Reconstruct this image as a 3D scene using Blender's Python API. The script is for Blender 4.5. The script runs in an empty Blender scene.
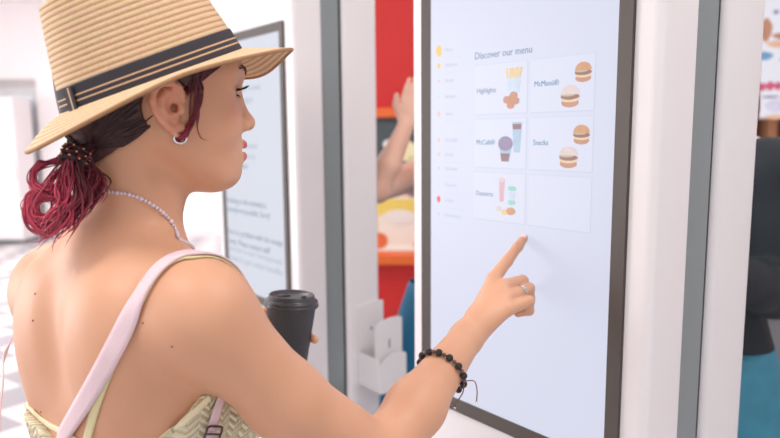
import bpy, bmesh, math, random
import numpy as np
from mathutils import Vector, Matrix
from mathutils.bvhtree import BVHTree
sc = bpy.context.scene
COL = sc.collection
PI = math.pi
random.seed(7)

# ------------------------------------------------------------------ camera
F, CX, CY, EYE = 740.0, 390.0, 244.0, 1.5
PITCH = math.atan(.1488)
RM = Matrix.Rotation(PI/2-PITCH, 3, 'X') @ Matrix.Rotation(math.radians(-.48), 3, 'Z')
CAM = Vector((0, 0, EYE))
def ray(x, y): return RM @ Vector(((x-CX)/F, -(y-CY)/F, -1.0))
def P(x, y, Y):
    d = ray(x, y); return CAM + d*(Y/d.y)
cd = bpy.data.cameras.new('camera'); cam = bpy.data.objects.new('camera', cd); COL.objects.link(cam)
cam.matrix_world = Matrix.Translation(CAM) @ RM.to_4x4()
cd.sensor_width = 36; cd.lens = F/780*36; cd.shift_y = 25/780; cd.clip_start = .05
cd.dof.use_dof = True; cd.dof.focus_distance = .95; cd.dof.aperture_fstop = 4.0
sc.camera = cam
sc.view_settings.view_transform = 'Standard'; sc.view_settings.look = 'None'
sc.view_settings.gamma = 1; sc.view_settings.exposure = .17; sc.view_settings.use_curve_mapping = False
sc.cycles.use_denoising = True
sc.cycles.max_bounces = 6; sc.cycles.caustics_reflective = False; sc.cycles.caustics_refractive = False

# ------------------------------------------------------------------ materials
def srgb(r, g, b):
    f = lambda c: (c/255/12.92) if c/255 <= .04045 else ((c/255+.055)/1.055)**2.4
    return (f(r), f(g), f(b), 1)
def mat(name, col, rough=.5, metal=0, var=.03, scale=30, bump=0, sss=0, spec=.5, coat=0):
    m = bpy.data.materials.new(name); m.use_nodes = True
    nt = m.node_tree; b = nt.nodes['Principled BSDF']
    tc = nt.nodes.new('ShaderNodeTexCoord'); nz = nt.nodes.new('ShaderNodeTexNoise')
    nz.inputs['Scale'].default_value = scale; nz.inputs['Detail'].default_value = 3
    nt.links.new(tc.outputs['Object'], nz.inputs['Vector'])
    mx = nt.nodes.new('ShaderNodeMix'); mx.data_type = 'RGBA'; mx.name = 'MIX'
    mx.inputs['A'].default_value = tuple(c*(1-var) for c in col[:3])+(1,)
    mx.inputs['B'].default_value = tuple(min(1, c*(1+var)) for c in col[:3])+(1,)
    nt.links.new(nz.outputs['Fac'], mx.inputs['Factor']); nt.links.new(mx.outputs['Result'], b.inputs['Base Color'])
    b.inputs['Roughness'].default_value = rough; b.inputs['Metallic'].default_value = metal
    b.inputs['Specular IOR Level'].default_value = spec; b.inputs['Coat Weight'].default_value = coat
    if sss:
        b.inputs['Subsurface Weight'].default_value = sss
        b.inputs['Subsurface Radius'].default_value = (1, .35, .2); b.inputs['Subsurface Scale'].default_value = .008
    if bump:
        bp = nt.nodes.new('ShaderNodeBump'); bp.inputs['Strength'].default_value = bump; bp.inputs['Distance'].default_value = .002
        nt.links.new(nz.outputs['Fac'], bp.inputs['Height']); nt.links.new(bp.outputs['Normal'], b.inputs['Normal'])
    return m
def emit(name, col, s=1.0, var=.0, scale=3):
    m = bpy.data.materials.new(name); m.use_nodes = True; nt = m.node_tree; b = nt.nodes['Principled BSDF']
    b.inputs['Base Color'].default_value = (0.01, .01, .01, 1); b.inputs['Roughness'].default_value = .35
    b.inputs['Specular IOR Level'].default_value = .3
    tc = nt.nodes.new('ShaderNodeTexCoord'); nz = nt.nodes.new('ShaderNodeTexNoise'); nz.inputs['Scale'].default_value = scale
    nt.links.new(tc.outputs['Object'], nz.inputs['Vector'])
    mx = nt.nodes.new('ShaderNodeMix'); mx.data_type = 'RGBA'
    mx.inputs['A'].default_value = tuple(c*(1-var) for c in col[:3])+(1,); mx.inputs['B'].default_value = tuple(c*(1+var) for c in col[:3])+(1,)
    nt.links.new(nz.outputs['Fac'], mx.inputs['Factor']); nt.links.new(mx.outputs['Result'], b.inputs['Emission Color'])
    b.inputs['Emission Strength'].default_value = s*.89
    return m

# ------------------------------------------------------------------ object helpers
def tag(o, label=None, cat=None, group=None, kind=None):
    if label: o['label'] = label
    if cat: o['category'] = cat
    if group: o['group'] = group
    if kind: o['kind'] = kind
    return o
def empty(name, loc, M3=None, **k):
    o = bpy.data.objects.new(name, None); COL.objects.link(o); o.empty_display_size = .1
    if M3 is not None: o.matrix_world = Matrix.Translation(Vector(loc)) @ M3.to_4x4()
    else: o.location = loc
    bpy.context.view_layer.update()
    return tag(o, **k)
def link(name, me, mats, parent=None, smooth=False, world=False):
    """world=True: the mesh is given in world coordinates and is brought into its parent's frame"""
    o = bpy.data.objects.new(name, me); COL.objects.link(o)
    for m in (mats if isinstance(mats, (list, tuple)) else [mats]): me.materials.append(m)
    if smooth: me.polygons.foreach_set('use_smooth', [True]*len(me.polygons))
    if parent:
        if world:
            M = Matrix.Identity(4); p = parent
            while p: M = (p.matrix_basis if p.parent else p.matrix_world) @ M; p = p.parent
            me.transform(M.inverted())
        o.parent = parent
    return o
def bm_obj(name, bm, mats, parent=None, smooth=False, world=False):
    bmesh.ops.recalc_face_normals(bm, faces=bm.faces)
    me = bpy.data.meshes.new(name); bm.to_mesh(me); bm.free()
    return link(name, me, mats, parent, smooth, world)
def py_obj(name, vs, fs, mats, parent=None, smooth=False, world=False, mi=None):
    me = bpy.data.meshes.new(name); me.from_pydata([tuple(v) for v in vs], [], fs); me.update()
    if mi: me.polygons.foreach_set('material_index', mi)
    return link(name, me, mats, parent, smooth, world)
def box(bm, x0, x1, y0, y1, z0, z1, bev=0, seg=2, mi=0):
    r = bmesh.ops.create_cube(bm, size=1); vs = r['verts']
    for v in vs:
        v.co.x = x0+(v.co.x+.5)*(x1-x0); v.co.y = y0+(v.co.y+.5)*(y1-y0); v.co.z = z0+(v.co.z+.5)*(z1-z0)
    fs = list({f for v in vs for f in v.link_faces})
    for f in fs: f.material_index = mi
    if bev:
        bmesh.ops.bevel(bm, geom=list({e for v in vs for e in v.link_edges}), offset=bev, segments=seg, affect='EDGES', profile=.6)
    return vs
def bx(name, d, m, parent=None, bev=0, **k):
    bm = bmesh.new(); box(bm, *d, bev=bev); return bm_obj(name, bm, m, parent, **k)
def prism(bm, pts, y0, y1, mi=0):
    """outline in x,z extruded along y"""
    a = [bm.verts.new((x, y0, z)) for x, z in pts]; b = [bm.verts.new((x, y1, z)) for x, z in pts]
    n = len(pts); fs = [bm.faces.new(a), bm.faces.new(b[::-1])]
    for i in range(n): fs.append(bm.faces.new((a[i], b[i], b[(i+1) % n], a[(i+1) % n])))
    for f in fs: f.material_index = mi
def tube(path, rad, seg=8, close=False, cap=True):
    """verts, faces of a tube through path; rad number or list"""
    n = len(path); vs = []; fs = []
    path = [Vector(p) for p in path]
    rr = rad if isinstance(rad, (list, tuple)) else [rad]*n
    t0 = (path[1]-path[0]).normalized(); nrm = t0.orthogonal().normalized()
    for i in range(n):
        if close: t = (path[(i+1) % n]-path[i-1]).normalized()
        else: t = (path[min(i+1, n-1)]-path[max(i-1, 0)]).normalized()
        nrm = (nrm - t*nrm.dot(t))
        nrm = nrm.normalized() if nrm.length > 1e-6 else t.orthogonal().normalized()
        bn = t.cross(nrm)
        for k in range(seg):
            a = 2*PI*k/seg; vs.append(path[i]+(nrm*math.cos(a)+bn*math.sin(a))*rr[i])
    for i in range(n if close else n-1):
        j = (i+1) % n
        for k in range(seg):
            l = (k+1) % seg; fs.append((i*seg+k, i*seg+l, j*seg+l, j*seg+k))
    if cap and not close:
        fs.append(tuple(range(seg))[::-1]); fs.append(tuple((n-1)*seg+k for k in range(seg)))
    return vs, fs
class MB:
    def __init__(s): s.v = []; s.f = []; s.m = []
    def add(s, vf, mi=0):
        o = len(s.v); s.v += [tuple(p) for p in vf[0]]; s.f += [tuple(i+o for i in f) for f in vf[1]]; s.m += [mi]*len(vf[1])
    def build(s, name, mats, parent=None, smooth=True, world=False):
        return py_obj(name, s.v, s.f, mats, parent, smooth, world, s.m)
def sphere(c, r, u=10, v=7, M=None):
    vs = []; fs = []
    r = r if isinstance(r, (tuple, list)) else (r, r, r)
    for i in range(v+1):
        th = PI*i/v
        for j in range(u):
            ph = 2*PI*j/u; p = Vector((r[0]*math.sin(th)*math.cos(ph), r[1]*math.sin(th)*math.sin(ph), r[2]*math.cos(th)))
            vs.append((M @ p if M else p)+Vector(c))
    for i in range(v):
        for j in range(u):
            k = (j+1) % u; fs.append((i*u+j, (i+1)*u+j, (i+1)*u+k, i*u+k))
    return vs, fs
def lathe(prof, seg=48, M=None, loc=(0, 0, 0)):
    vs = []; fs = []
    for r, z in prof:
        for k in range(seg):
            a = 2*PI*k/seg; p = Vector((r*math.cos(a), r*math.sin(a), z)); vs.append((M @ p if M else p)+Vector(loc))
    for i in range(len(prof)-1):
        for k in range(seg):
            l = (k+1) % seg; fs.append((i*seg+k, i*seg+l, (i+1)*seg+l, (i+1)*seg+k))
    return vs, fs
def spline(pts, n):
    """Catmull-Rom through points"""
    pts = [Vector(p) for p in pts]; q = [2*pts[0]-pts[1]]+pts+[2*pts[-1]-pts[-2]]; out = []
    for i in range(len(pts)-1):
        a, b, c, d = q[i:i+4]
        for k in range(n):
            t = k/n; out.append(.5*((2*b)+(c-a)*t+(2*a-5*b+4*c-d)*t*t+(3*b-a-3*c+d)*t**3))
    out.append(pts[-1].copy()); return out

M = {}
M['white'] = mat('white_lacquer', srgb(234, 231, 233), .32, var=.01)
M['white2'] = mat('white_plastic', srgb(229, 227, 229), .4, var=.01)
M['grey'] = mat('grey_core', srgb(134, 143, 145), .42, var=.02)
M['dark'] = mat('dark_gap', srgb(35, 38, 40), .6)
M['bezel'] = mat('bezel', srgb(80, 72, 68), .45, var=.03, spec=.3)
M['wall'] = mat('wall_paint', srgb(250, 245, 246), .8, var=.01)
M['red'] = mat('red_panel', srgb(205, 42, 40), .5)
M['orange'] = mat('orange_trim', srgb(232, 110, 50), .5)
M['chalk'] = mat('chalkboard', srgb(78, 88, 92), .7)
M['gr2'] = mat('grey_kick', srgb(120, 124, 128), .6)
M['brown'] = mat('brown_wood', srgb(130, 88, 62), .6, var=.2, scale=6)
M['steel'] = mat('steel', srgb(180, 178, 176), .25, metal=1)
M['glass'] = mat('door_glass', srgb(205, 214, 222), .15, var=.03, scale=2)
# ------------------------------------------------------------------ room
def floor_mat():
    m = bpy.data.materials.new('floor_tiles'); m.use_nodes = True; nt = m.node_tree; b = nt.nodes['Principled BSDF']
    tc = nt.nodes.new('ShaderNodeTexCoord'); mp = nt.nodes.new('ShaderNodeMapping')
    mp.inputs['Rotation'].default_value = (0, 0, math.radians(36)); mp.inputs['Scale'].default_value = (3.2, 3.2, 3.2)
    nt.links.new(tc.outputs['Object'], mp.inputs['Vector'])
    ck = nt.nodes.new('ShaderNodeTexChecker'); ck.inputs['Scale'].default_value = 1
    ck.inputs['Color1'].default_value = srgb(236, 231, 231); ck.inputs['Color2'].default_value = srgb(172, 171, 178)
    nt.links.new(mp.outputs['Vector'], ck.inputs['Vector'])
    nz = nt.nodes.new('ShaderNodeTexNoise'); nz.inputs['Scale'].default_value = 6
    nt.links.new(tc.outputs['Object'], nz.inputs['Vector'])
    mx = nt.nodes.new('ShaderNodeMix'); mx.data_type = 'RGBA'; mx.blend_type = 'MULTIPLY'; mx.inputs['Factor'].default_value = .15
    nt.links.new(ck.outputs['Color'], mx.inputs['A']); nt.links.new(nz.outputs['Color'], mx.inputs['B'])
    nt.links.new(mx.outputs['Result'], b.inputs['Base Color']); b.inputs['Roughness'].default_value = .35
    return m
tag(bx('floor', (-9, 7, -4, 11.1, -.1, 0), floor_mat()), kind='structure')
tag(bx('ceiling', (-9, 7, -4, 11.1, 3.4, 3.5), M['wall']), kind='structure')
WY = 11.0
# far wall with a doorway: x range of opening from the photograph
xa, xb = (P(-14, 140, WY).x, P(40, 140, WY).x); ztop = P(30, 79, WY).z
bm = bmesh.new()
box(bm, -9, xa, WY, WY+.25, 0, 3.4); box(bm, xb, 7, WY, WY+.25, 0, 3.4); box(bm, xa, xb, WY, WY+.25, ztop, 3.4)
tag(bm_obj('wall_back', bm, M['wall']), kind='structure')
tag(bx('wall_right', (6.8, 7, -4, WY, 0, 3.4), M['wall']), kind='structure')
# glazed door in the doorway
door = empty('door_1', (xb, WY+.12, 0), kind='structure')
W = xb-xa
bm = bmesh.new()
box(bm, -W+.16, -.0, 0, .05, 0, .95); box(bm, -W+.16, -W+.26, 0, .05, .95, ztop-.2); box(bm, -.1, 0, 0, .05, .95, ztop-.2); box(bm, -W+.16, 0, 0, .05, ztop-.2, ztop-.08)
bm_obj('door_leaf', bm, M['white2'], door)
bx('door_glass', (-W+.26, -.1, .02, .03, .95, ztop-.2), M['glass'], door)
bm = bmesh.new()
box(bm, -W, -W+.14, -.04, .1, 0, ztop); box(bm, -W, 0, -.04, .1, ztop-.1, ztop)
bm_obj('door_frame', bm, mat('door_frame_paint', srgb(205, 200, 200), .5), door)
# white column cabinet at the far left, beside the door
cxr = P(19, 150, 10.4).x
cab = empty('storage_cabinet', (cxr-.45, 10.6, 0), label='tall white storage cabinet standing against the far white wall beside the glazed door', cat='cabinet')
bx('carcass', (-.45, .45, -.25, .25, .06, 2.05), M['white'], cab, bev=.01)
bx('plinth', (-.43, .43, -.22, .24, 0, .06), M['gr2'], cab)
d = bx('door_panel', (-.44, .445, -.275, -.252, .08, 2.03), M['white'], cab, bev=.004)
bx('handle', (.38, .40, -.31, -.29, .9, 1.15), M['steel'], d)
tag(bx('trim_1', (xb+.05, 7, WY-.02, WY, 0, .09), M['white2']), kind='structure')

# red service wall, counter and boards behind the kiosks
RY = 4.0
tag(bx('wall_service', (-.32, 6.8, RY+.45, RY+.6, 0, 3.4), M['red']), kind='structure')
rx0, rx1 = -.30, 1.25
def zz(y, Y): return EYE-(y-138)*Y/740
menu = empty('menu_board', (.45, RY+.44, zz(122, RY+.4)), label='dark chalkboard menu with an orange top rail and pale food pictures on the red wall', cat='menu board')
hb = 1.02
bx('panel', (-.75, .8, -.03, 0, 0-.55, 0), M['chalk'], menu)
bx('rail', (-.76, .81, -.06, 0, 0, .055), M['orange'], menu, bev=.004)
pics = [(392, 146, .05, .045), (405, 150, .06, .07), (402, 186, .07, .08), (384, 175, .05, .05), (420, 160, .06, .05), (395, 205, .05, .04)]
mp_ = [mat('picture_white', srgb(240, 236, 230), .6), mat('picture_cream', srgb(244, 236, 190), .6, var=.1), mat('picture_pink', srgb(238, 205, 200), .6, var=.1)]
for i, (px, py, w, h) in enumerate(pics):
    c = P(px, py, RY+.4); c = c-Vector((.45, RY+.44, zz(122, RY+.4)))
    vs = [(c.x+w*math.cos(a)*(1+.15*math.sin(3*a+i)), -.034, c.z+h*math.sin(a)*(1+.12*math.cos(2*a+i))) for a in [2*PI*k/20 for k in range(20)]]
    bm = bmesh.new(); prism(bm, [(v[0], v[2]) for v in vs], -.034, -.03)
    bm_obj('food_picture', bm, mp_[i % 3], menu)
ct = empty('service_counter', (.8, RY, 0), label='red service counter with an orange edged top behind the kiosks', cat='counter')
zc = zz(258, RY)
bx('counter_top', (-1.1, 2.6, -.05, .42, zc-.055, zc), M['orange'], ct, bev=.004)
bx('counter_body', (-1.08, 2.58, 0, .40, zz(326, RY), zc-.055), M['red'], ct)
bx('plinth', (-1.08, 2.58, .02, .40, 0, zz(326, RY)), M['gr2'], ct)
# table-top leaflet standing on the counter
p0 = P(378, 258, RY+.05)
lf = empty('counter_card', (p0.x+.12, RY+.12, zc), label='upright yellow and white promotional card standing on the orange counter top', cat='card')
bx('board', (-.2, .22, 0, .012, 0, zz(203, RY)-zc), mat('card_white', srgb(244, 240, 228), .6), lf)
ye = mat('card_yellow', srgb(240, 214, 110), .6); og = mat('card_orange', srgb(228, 120, 70), .6)
bm = bmesh.new()
for (a, b, c, d) in ((-.2, .22, .2, .29), (-.2, -.12, .1, .2), (.12, .22, .08, .2)): box(bm, a, b, -.002, 0, c, d)
bm_obj('yellow_print', bm, ye, lf)
for (cx_, cz_, r) in ((-.11, .055, .045), (.1, .03, .02)):
    bm = bmesh.new(); prism(bm, [(cx_+r*math.cos(a), cz_+r*math.sin(a)) for a in [2*PI*k/18 for k in range(18)]], -.003, 0)
    bm_obj('orange_print', bm, og, lf)
bm = bmesh.new()
prism(bm, [(.0+.09*math.cos(a), .19+.04*math.sin(a)) for a in [2*PI*k/24 for k in range(24)]], -.004, -.002)
bm_obj('oval_print', bm, mp_[0], lf)
bx('foot', (-.2, .22, -.03, .05, 0, .006), M['white2'], lf)

# backlit menu poster at the right
q = P(758, 119, RY-.2)
po = empty('backlit_poster', (q.x+.45, RY-.2, q.z), label='bright backlit menu poster with burger and berry pictures hanging above right', cat='poster')
bx('housing', (-.75, .75, .004, .09, 0, 1.2), M['white2'], po, bev=.005)
bx('print', (-.74, .74, 0, .004, .01, 1.19), emit('poster_light', srgb(236, 234, 244), .93, .03), po)
em = {n: emit('poster_'+n, c, .9, .15, 20) for n, c in dict(brown=srgb(196, 138, 112), blue=srgb(120, 165, 205), pink=srgb(214, 96, 128), or_=srgb(238, 190, 160), lil=srgb(222, 214, 236), pur=srgb(150, 140, 170)).items()}
def disc(bm, cx_, cz_, rx, rz, y0, y1, n=20, wob=0):
    prism(bm, [(cx_+rx*math.cos(a)*(1+wob*math.sin(3*a)), cz_+rz*math.sin(a)*(1+wob*math.cos(4*a))) for a in [2*PI*k/n for k in range(n)]], y0, y1)
def pp(x, y):
    w = P(x, y, RY-.2); return (w.x-q.x-.45, w.z-q.z)
for nm, lst in (('brown', [(766, 30, .03, .055), (790, 36, .09, .02)]), ('blue', [(764, 56, .045, .02), (800, 60, .1, .02)]),
                ('pink', [(762, 87, .022, .02), (770, 86, .022, .022), (778, 86, .022, .02), (787, 87, .025, .02), (797, 86, .022, .02)]),
                ('or_', [(778, 44, .06, .018), (775, 117, .05, .012)]), ('lil', [(775, 106, .05, .03)]), ('pur', [(776, 12, .015, .01), (770, 97, .05, .006)])):
    for i, (x, y, rx, rz) in enumerate(lst):
        bm = bmesh.new(); a, b = pp(x, y); disc(bm, a, b, rx, rz, -.003-.0003*i, 0, wob=.08)
        bm_obj('printed_picture', bm, em[nm], po)
for i, (x, z) in enumerate(((-.25, .75), (.05, .8), (.4, .72), (-.2, .3), (.15, .34), (.5, .3))):
    bm = bmesh.new(); disc(bm, x, z, .11, .08, -.003, 0, wob=.05); bm_obj('printed_picture', bm, em[('brown', 'or_', 'lil')[i % 3]], po)
    bm = bmesh.new(); disc(bm, x, z+.03, .10, .045, -.004, -.003, wob=.04); bm_obj('printed_picture', bm, em[('or_', 'pink', 'blue')[i % 3]], po)
for s in (-.6, .6): bx('hanger', (s-.01, s+.01, .04, .06, 1.2, 3.4-q.z), M['steel'], po)
M['orange2'] = mat('pale_orange', srgb(214, 160, 120), .6)
# brown shelf unit under the poster
w0 = P(757, 148, RY+.1)
sh = empty('back_shelf', (w0.x+.55, RY+.25, 0), label='brown wooden shelf unit with orange upright standing behind the kiosk under the poster', cat='shelf')
bx('back_panel', (-.75, .9, .1, .14, zc, 1.72), M['brown'], sh)
for i, x in enumerate((-.75, -.47, .2, .86)): bx('upright', (x, x+.04, -.12, .1, zc, 1.72), [M['brown'], M['orange2'], M['brown'], M['brown']][i], sh)
for z in (zc, 1.3, 1.68): bx('shelf_board', (-.75, .9, -.12, .1, z, z+.03), M['gr2'], sh)

# ------------------------------------------------------------------ lights
w = bpy.data.worlds.new('world'); sc.world = w; w.use_nodes = True
bg = w.node_tree.nodes['Background']; bg.inputs['Color'].default_value = (1.0, .965, .97, 1); bg.inputs['Strength'].default_value = .86
def area(name, loc, size, power, col=(1, 1, 1), rot=(0, 0, 0), sy=None):
    l = bpy.data.lights.new(name, 'AREA'); l.energy = power; l.size = size; l.color = col
    if sy: l.shape = 'RECTANGLE'; l.size_y = sy
    o = bpy.data.objects.new(name, l); COL.objects.link(o); o.location = loc; o.rotation_euler = rot; return o
for i, (x, y) in enumerate(((-1.2, .2), (1.2, .4), (-1.5, 3.0), (1.8, 2.6), (-5, 6.5), (-2, 8), (2, 7.5))):  # unseen ceiling panels and lamps, added to light the hall
    cl = empty('added_ceiling_light', (x, y, 3.4), label='square white ceiling light panel added out of view to light the hall', cat='light', group='added ceiling light panels')
    bx('frame', (-.32, .32, -.32, .32, -.05, 0), M['white2'], cl, bev=.006)
    bx('diffuser', (-.3, .3, -.3, .3, -.055, -.05), emit('added_lamp_diffuser', (1, .97, .94, 1), 2.0) if i == 0 else bpy.data.materials['added_lamp_diffuser'], cl)
    area('added_ceiling_lamp', (x, y, 3.33), .55, 26 if i < 4 else 80, (1, .95, .92))

# daylight through the glazed left side of the hall
wl = empty('window_1', (-9, 3.5, 0), kind='structure')
bm = bmesh.new()
for i in range(8): box(bm, -.06, .06, -7.5+i*2.13, -7.42+i*2.13, 0, 3.4)
for z in (0, 1.1, 3.3): box(bm, -.05, .05, -7.5, 7.5, z, z+.08)
bm_obj('window_frame', bm, M['white2'], wl)
area('daylight', (-8.8, 3.5, 1.9), 3.0, 860, (1, .98, .98), (PI/2, 0, -PI/2), 12)
# ------------------------------------------------------------------ kiosks
U = Vector((-.58537, .81076, 0)); N = Vector((-.81076, -.58537, 0))
def text_mesh(s, size, ext=0):
    c = bpy.data.curves.new('t', 'FONT'); c.body = s; c.size = size; c.resolution_u = 2
    o = bpy.data.objects.new('t', c); COL.objects.link(o)
    dg = bpy.context.evaluated_depsgraph_get(); me = bpy.data.meshes.new_from_object(o.evaluated_get(dg))
    vs = [v.co.copy() for v in me.vertices]; fs = [tuple(p.vertices) for p in me.polygons]
    bpy.data.objects.remove(o); bpy.data.curves.remove(c); bpy.data.meshes.remove(me)
    return vs, fs
def put_text(name, s, x, z, size, y, m, parent, bold=0):
    """text on the local x-z plane facing -y; left baseline at x,z"""
    vs, fs = text_mesh(s, size); V = []; Fc = []
    for k, dx in enumerate((0, bold) if bold else (0,)):
        o = len(V); V += [(x+v.x+dx, y-.0001*k, z+v.y) for v in vs]; Fc += [tuple(i+o for i in f) for f in fs]
    return py_obj(name, V, Fc, m, parent)
def rrect(x0, x1, z0, z1, r, n=5):
    out = []
    for cx_, cz_, a0 in ((x1-r, z1-r, 0), (x0+r, z1-r, PI/2), (x0+r, z0+r, PI), (x1-r, z0+r, 3*PI/2)):
        for k in range(n+1):
            a = a0+PI/2*k/n; out.append((cx_+r*math.cos(a), cz_+r*math.sin(a)))
    return out
def casing(name, x0, x1, y0, y1, z0, z1, m, par, rf, rb):
    """vertical casing, plan outline rounded"""
    pts = []
    for cx_, cy_, a0, r in ((x1-rb, y1-rb, 0, rb), (x0+rb, y1-rb, PI/2, rb), (x0+rf, y0+rf, PI, rf), (x1-rf, y0+rf, 3*PI/2, rf)):
        for k in range(7):
            a = a0+PI/2*k/6; pts.append((cx_+r*math.cos(a), cy_+r*math.sin(a)))
    bm = bmesh.new(); a = [bm.verts.new((x, y, z0)) for x, y in pts]; b = [bm.verts.new((x, y, z1)) for x, y in pts]
    bm.faces.new(a[::-1]); bm.faces.new(b)
    for i in range(len(pts)): bm.faces.new((a[i], a[(i+1) % len(pts)], b[(i+1) % len(pts)], b[i]))
    o = bm_obj(name, bm, m, par)
    for p_ in o.data.polygons: p_.use_smooth = len(p_.vertices) == 4
    o.data.update(); o.data.set_sharp_from_angle(angle=.6) if hasattr(o.data, 'set_sharp_from_angle') else None
    return o
SCR = emit('screen_light', srgb(216, 219, 238), .96, .012, 1.5)
SCR2 = emit('notice_screen_light', srgb(203, 208, 220), .98, .02, 3)
def kiosk(label, s_mid, c, wid, depth, sx0, sx1, sz0, sz1, scr):
    """sx0..sx1 screen in local x; local x to the viewer's right, y into the body"""
    M3 = Matrix((-U, -N, Vector((0, 0, 1)))).transposed()
    base = U*s_mid - N*c
    k = empty('self_order_kiosk', base, M3, label=label, cat='kiosk', group='self-order kiosks')
    hw = wid/2; H = 2.12
    casing('front_casing', -hw, hw, 0, .085, .03, H, M['white'], k, .014, .006)
    casing('core_panel', -hw+.006, hw-.006, .084, .143, .0, H-.01, M['grey'], k, .004, .004)
    casing('core_gap_shade', -hw+.010, hw-.010, .143, .152, .0, H-.01, M['dark'], k, .002, .002)  # dark strip filling the gap behind the core, shade put into its colour
    casing('rear_casing', -hw, hw, .151, depth, .03, H, M['white2'], k, .016, .014)
    B = .0245
    for y0, y1, flip in ((-.006, .004, 0), (depth-.004, depth+.006, 1)):
        bm = bmesh.new()
        o = rrect(sx0-B, sx1+B, sz0-B, sz1+B, .004); i_ = rrect(sx0, sx1, sz0, sz1, .001)
        n = len(o); ring = []
        ym = y0+.002 if not flip else y1-.002
        yf, yb = (y0, y1) if not flip else (y1, y0)
        for pts, y in ((o, yb), (o, yf), (i_, ym), (i_, yb)): ring.append([bm.verts.new((x, y, z)) for x, z in pts])
        for a, b in zip(ring, ring[1:]+ring[:1]):
            for j in range(n): bm.faces.new((a[j], a[(j+1) % n], b[(j+1) % n], b[j]))
        bm_obj('screen_bezel', bm, M['bezel'], k)
        if flip: bx('rear_screen', (sx0, sx1, depth-.002, depth+.003, sz0, sz1), scr, k)
    s = bx('screen', (sx0, sx1, -.003, .002, sz0, sz1), scr, k)
    return k, s
c1 = .866
k1, scr1 = kiosk('white kiosk at right with the lit food menu screen the woman is touching', (.594+1.128)/2, c1, .534, .262,
                 .861-1.065, .861-.6585, 1.017, 1.745, SCR)
c2 = .961
k2, scr2 = kiosk('white kiosk at left whose screen shows a grey out-of-order notice text', 1.752+.27, c2, .54, .266,
                 1.752+.27-2.216, 1.752+.27-1.827, 1.02, 1.775, SCR2)
# ---- menu screen content, flat on the lit screen
def L1(s): return .861-s
YS = -.0034
tile = emit('tile_light', srgb(219, 222, 240), .965); line = emit('tile_line', srgb(203, 209, 230), .95)
ink = emit('menu_ink', srgb(124, 146, 176), .95); ink2 = emit('menu_ink_bold', srgb(92, 140, 178), .95); faint = emit('menu_ink_faint', srgb(184, 192, 214), .95)
for (sa, sb) in ((.947, .826), (.819, .696)):
    for (za, zb) in ((1.531, 1.611), (1.443, 1.523), (1.355, 1.435)):
        bm = bmesh.new(); prism(bm, rrect(L1(sa), L1(sb), za, zb, .003), YS, YS+.0003); bm_obj('menu_tile', bm, tile, scr1)
        bm = bmesh.new()
        box(bm, L1(sa), L1(sb), YS-.0002, YS, za-.0012, za+.0002); box(bm, L1(sa), L1(sb), YS-.0002, YS, zb-.0003, zb+.0005)
        box(bm, L1(sb)-.0006, L1(sb)+.0003, YS-.0002, YS, za, zb)
        bm_obj('tile_border', bm, line, scr1)
put_text('menu_title', 'Discover our menu', L1(.948), 1.622, .0166, YS, ink, scr1, .0006)
for t, s_, z_, sz, m_ in (('Highlights', .942, 1.566, .0118, ink), ('McMenü®', .812, 1.570, .0118, ink2), ('McCafé®', .942, 1.481, .0118, ink2),
                      ('Snacks', .812, 1.481, .0118, ink2), ('Desserts', .942, 1.395, .0118, ink)):
    put_text('menu_caption', t, L1(s_), z_, sz, YS-.0003, m_, scr1, .0005)
# pictures
FC = {n: emit('food_'+n, srgb(*c), .95, .12, 90) for n, c in dict(bun=(214, 158, 118), bund=(200, 148, 124), patty=(158, 112, 106), lettuce=(194, 184, 150), cheese=(236, 206, 170),
      pale=(226, 206, 206), fries=(240, 206, 150), boxw=(206, 220, 238), nug=(204, 142, 112), glassb=(176, 198, 222), cof=(150, 110, 120), ber=(150, 134, 168), pink=(222, 178, 190), mint=(160, 214, 204)).items()}
FN = list(FC); FM = [FC[n] for n in FN]
def pic(parts, cx_, cz_, sc_):
    bm = bmesh.new()
    for i, (nm, pts) in enumerate(parts):
        prism(bm, [(cx_+x*sc_, cz_+z*sc_) for x, z in pts], YS-.0006-.00012*i, YS-.0001, mi=FN.index(nm))
    return bm_obj('food_picture', bm, FM, scr1)
def ell(cx_, cz_, rx, rz, a0=0, a1=2*PI, n=20): return [(cx_+rx*math.cos(a0+(a1-a0)*k/n), cz_+rz*math.sin(a0+(a1-a0)*k/n)) for k in range(n if a1-a0 > 6.2 else n+1)]
def burger(cx_, cz_, w, pale=False):
    top = 'pale' if pale else 'bun'
    return [('bund', ell(cx_, cz_-.32*w, .48*w, .2*w)), ('cheese', ell(cx_, cz_-.18*w, .5*w, .12*w)), ('patty', ell(cx_, cz_-.05*w, .52*w, .14*w)), ('lettuce', ell(cx_-.1*w, cz_+.03*w, .42*w, .07*w)),
            (top, ell(cx_, cz_+.05*w, .5*w, .4*w, 0, PI))]
pic(burger(.13, .16, .32)+burger(-.12, -.2, .36, True), L1(.729), 1.572, .092)
pic(burger(.13, .16, .32)+burger(-.12, -.2, .36, True), L1(.729), 1.483, .092)
fr = [('boxw', [(-.3, .02), (.3, .02), (.22, -.42), (-.2, -.42)])]+[('fries', [(x, -.0), (x+.06, 0), (x+.08+d, .3), (x+.01+d, .3)]) for x, d in ((-.28, -.06), (-.18, 0), (-.08, -.02), (0, .04), (.1, .03), (.2, .07))]
nug = [('nug', ell(x, z, .14, .11)) for x, z in ((-.26, -.62), (-.06, -.58), (.1, -.66), (-.1, -.78), (.02, -.5))]
pic(fr+nug, L1(.856), 1.586, .054)
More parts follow.
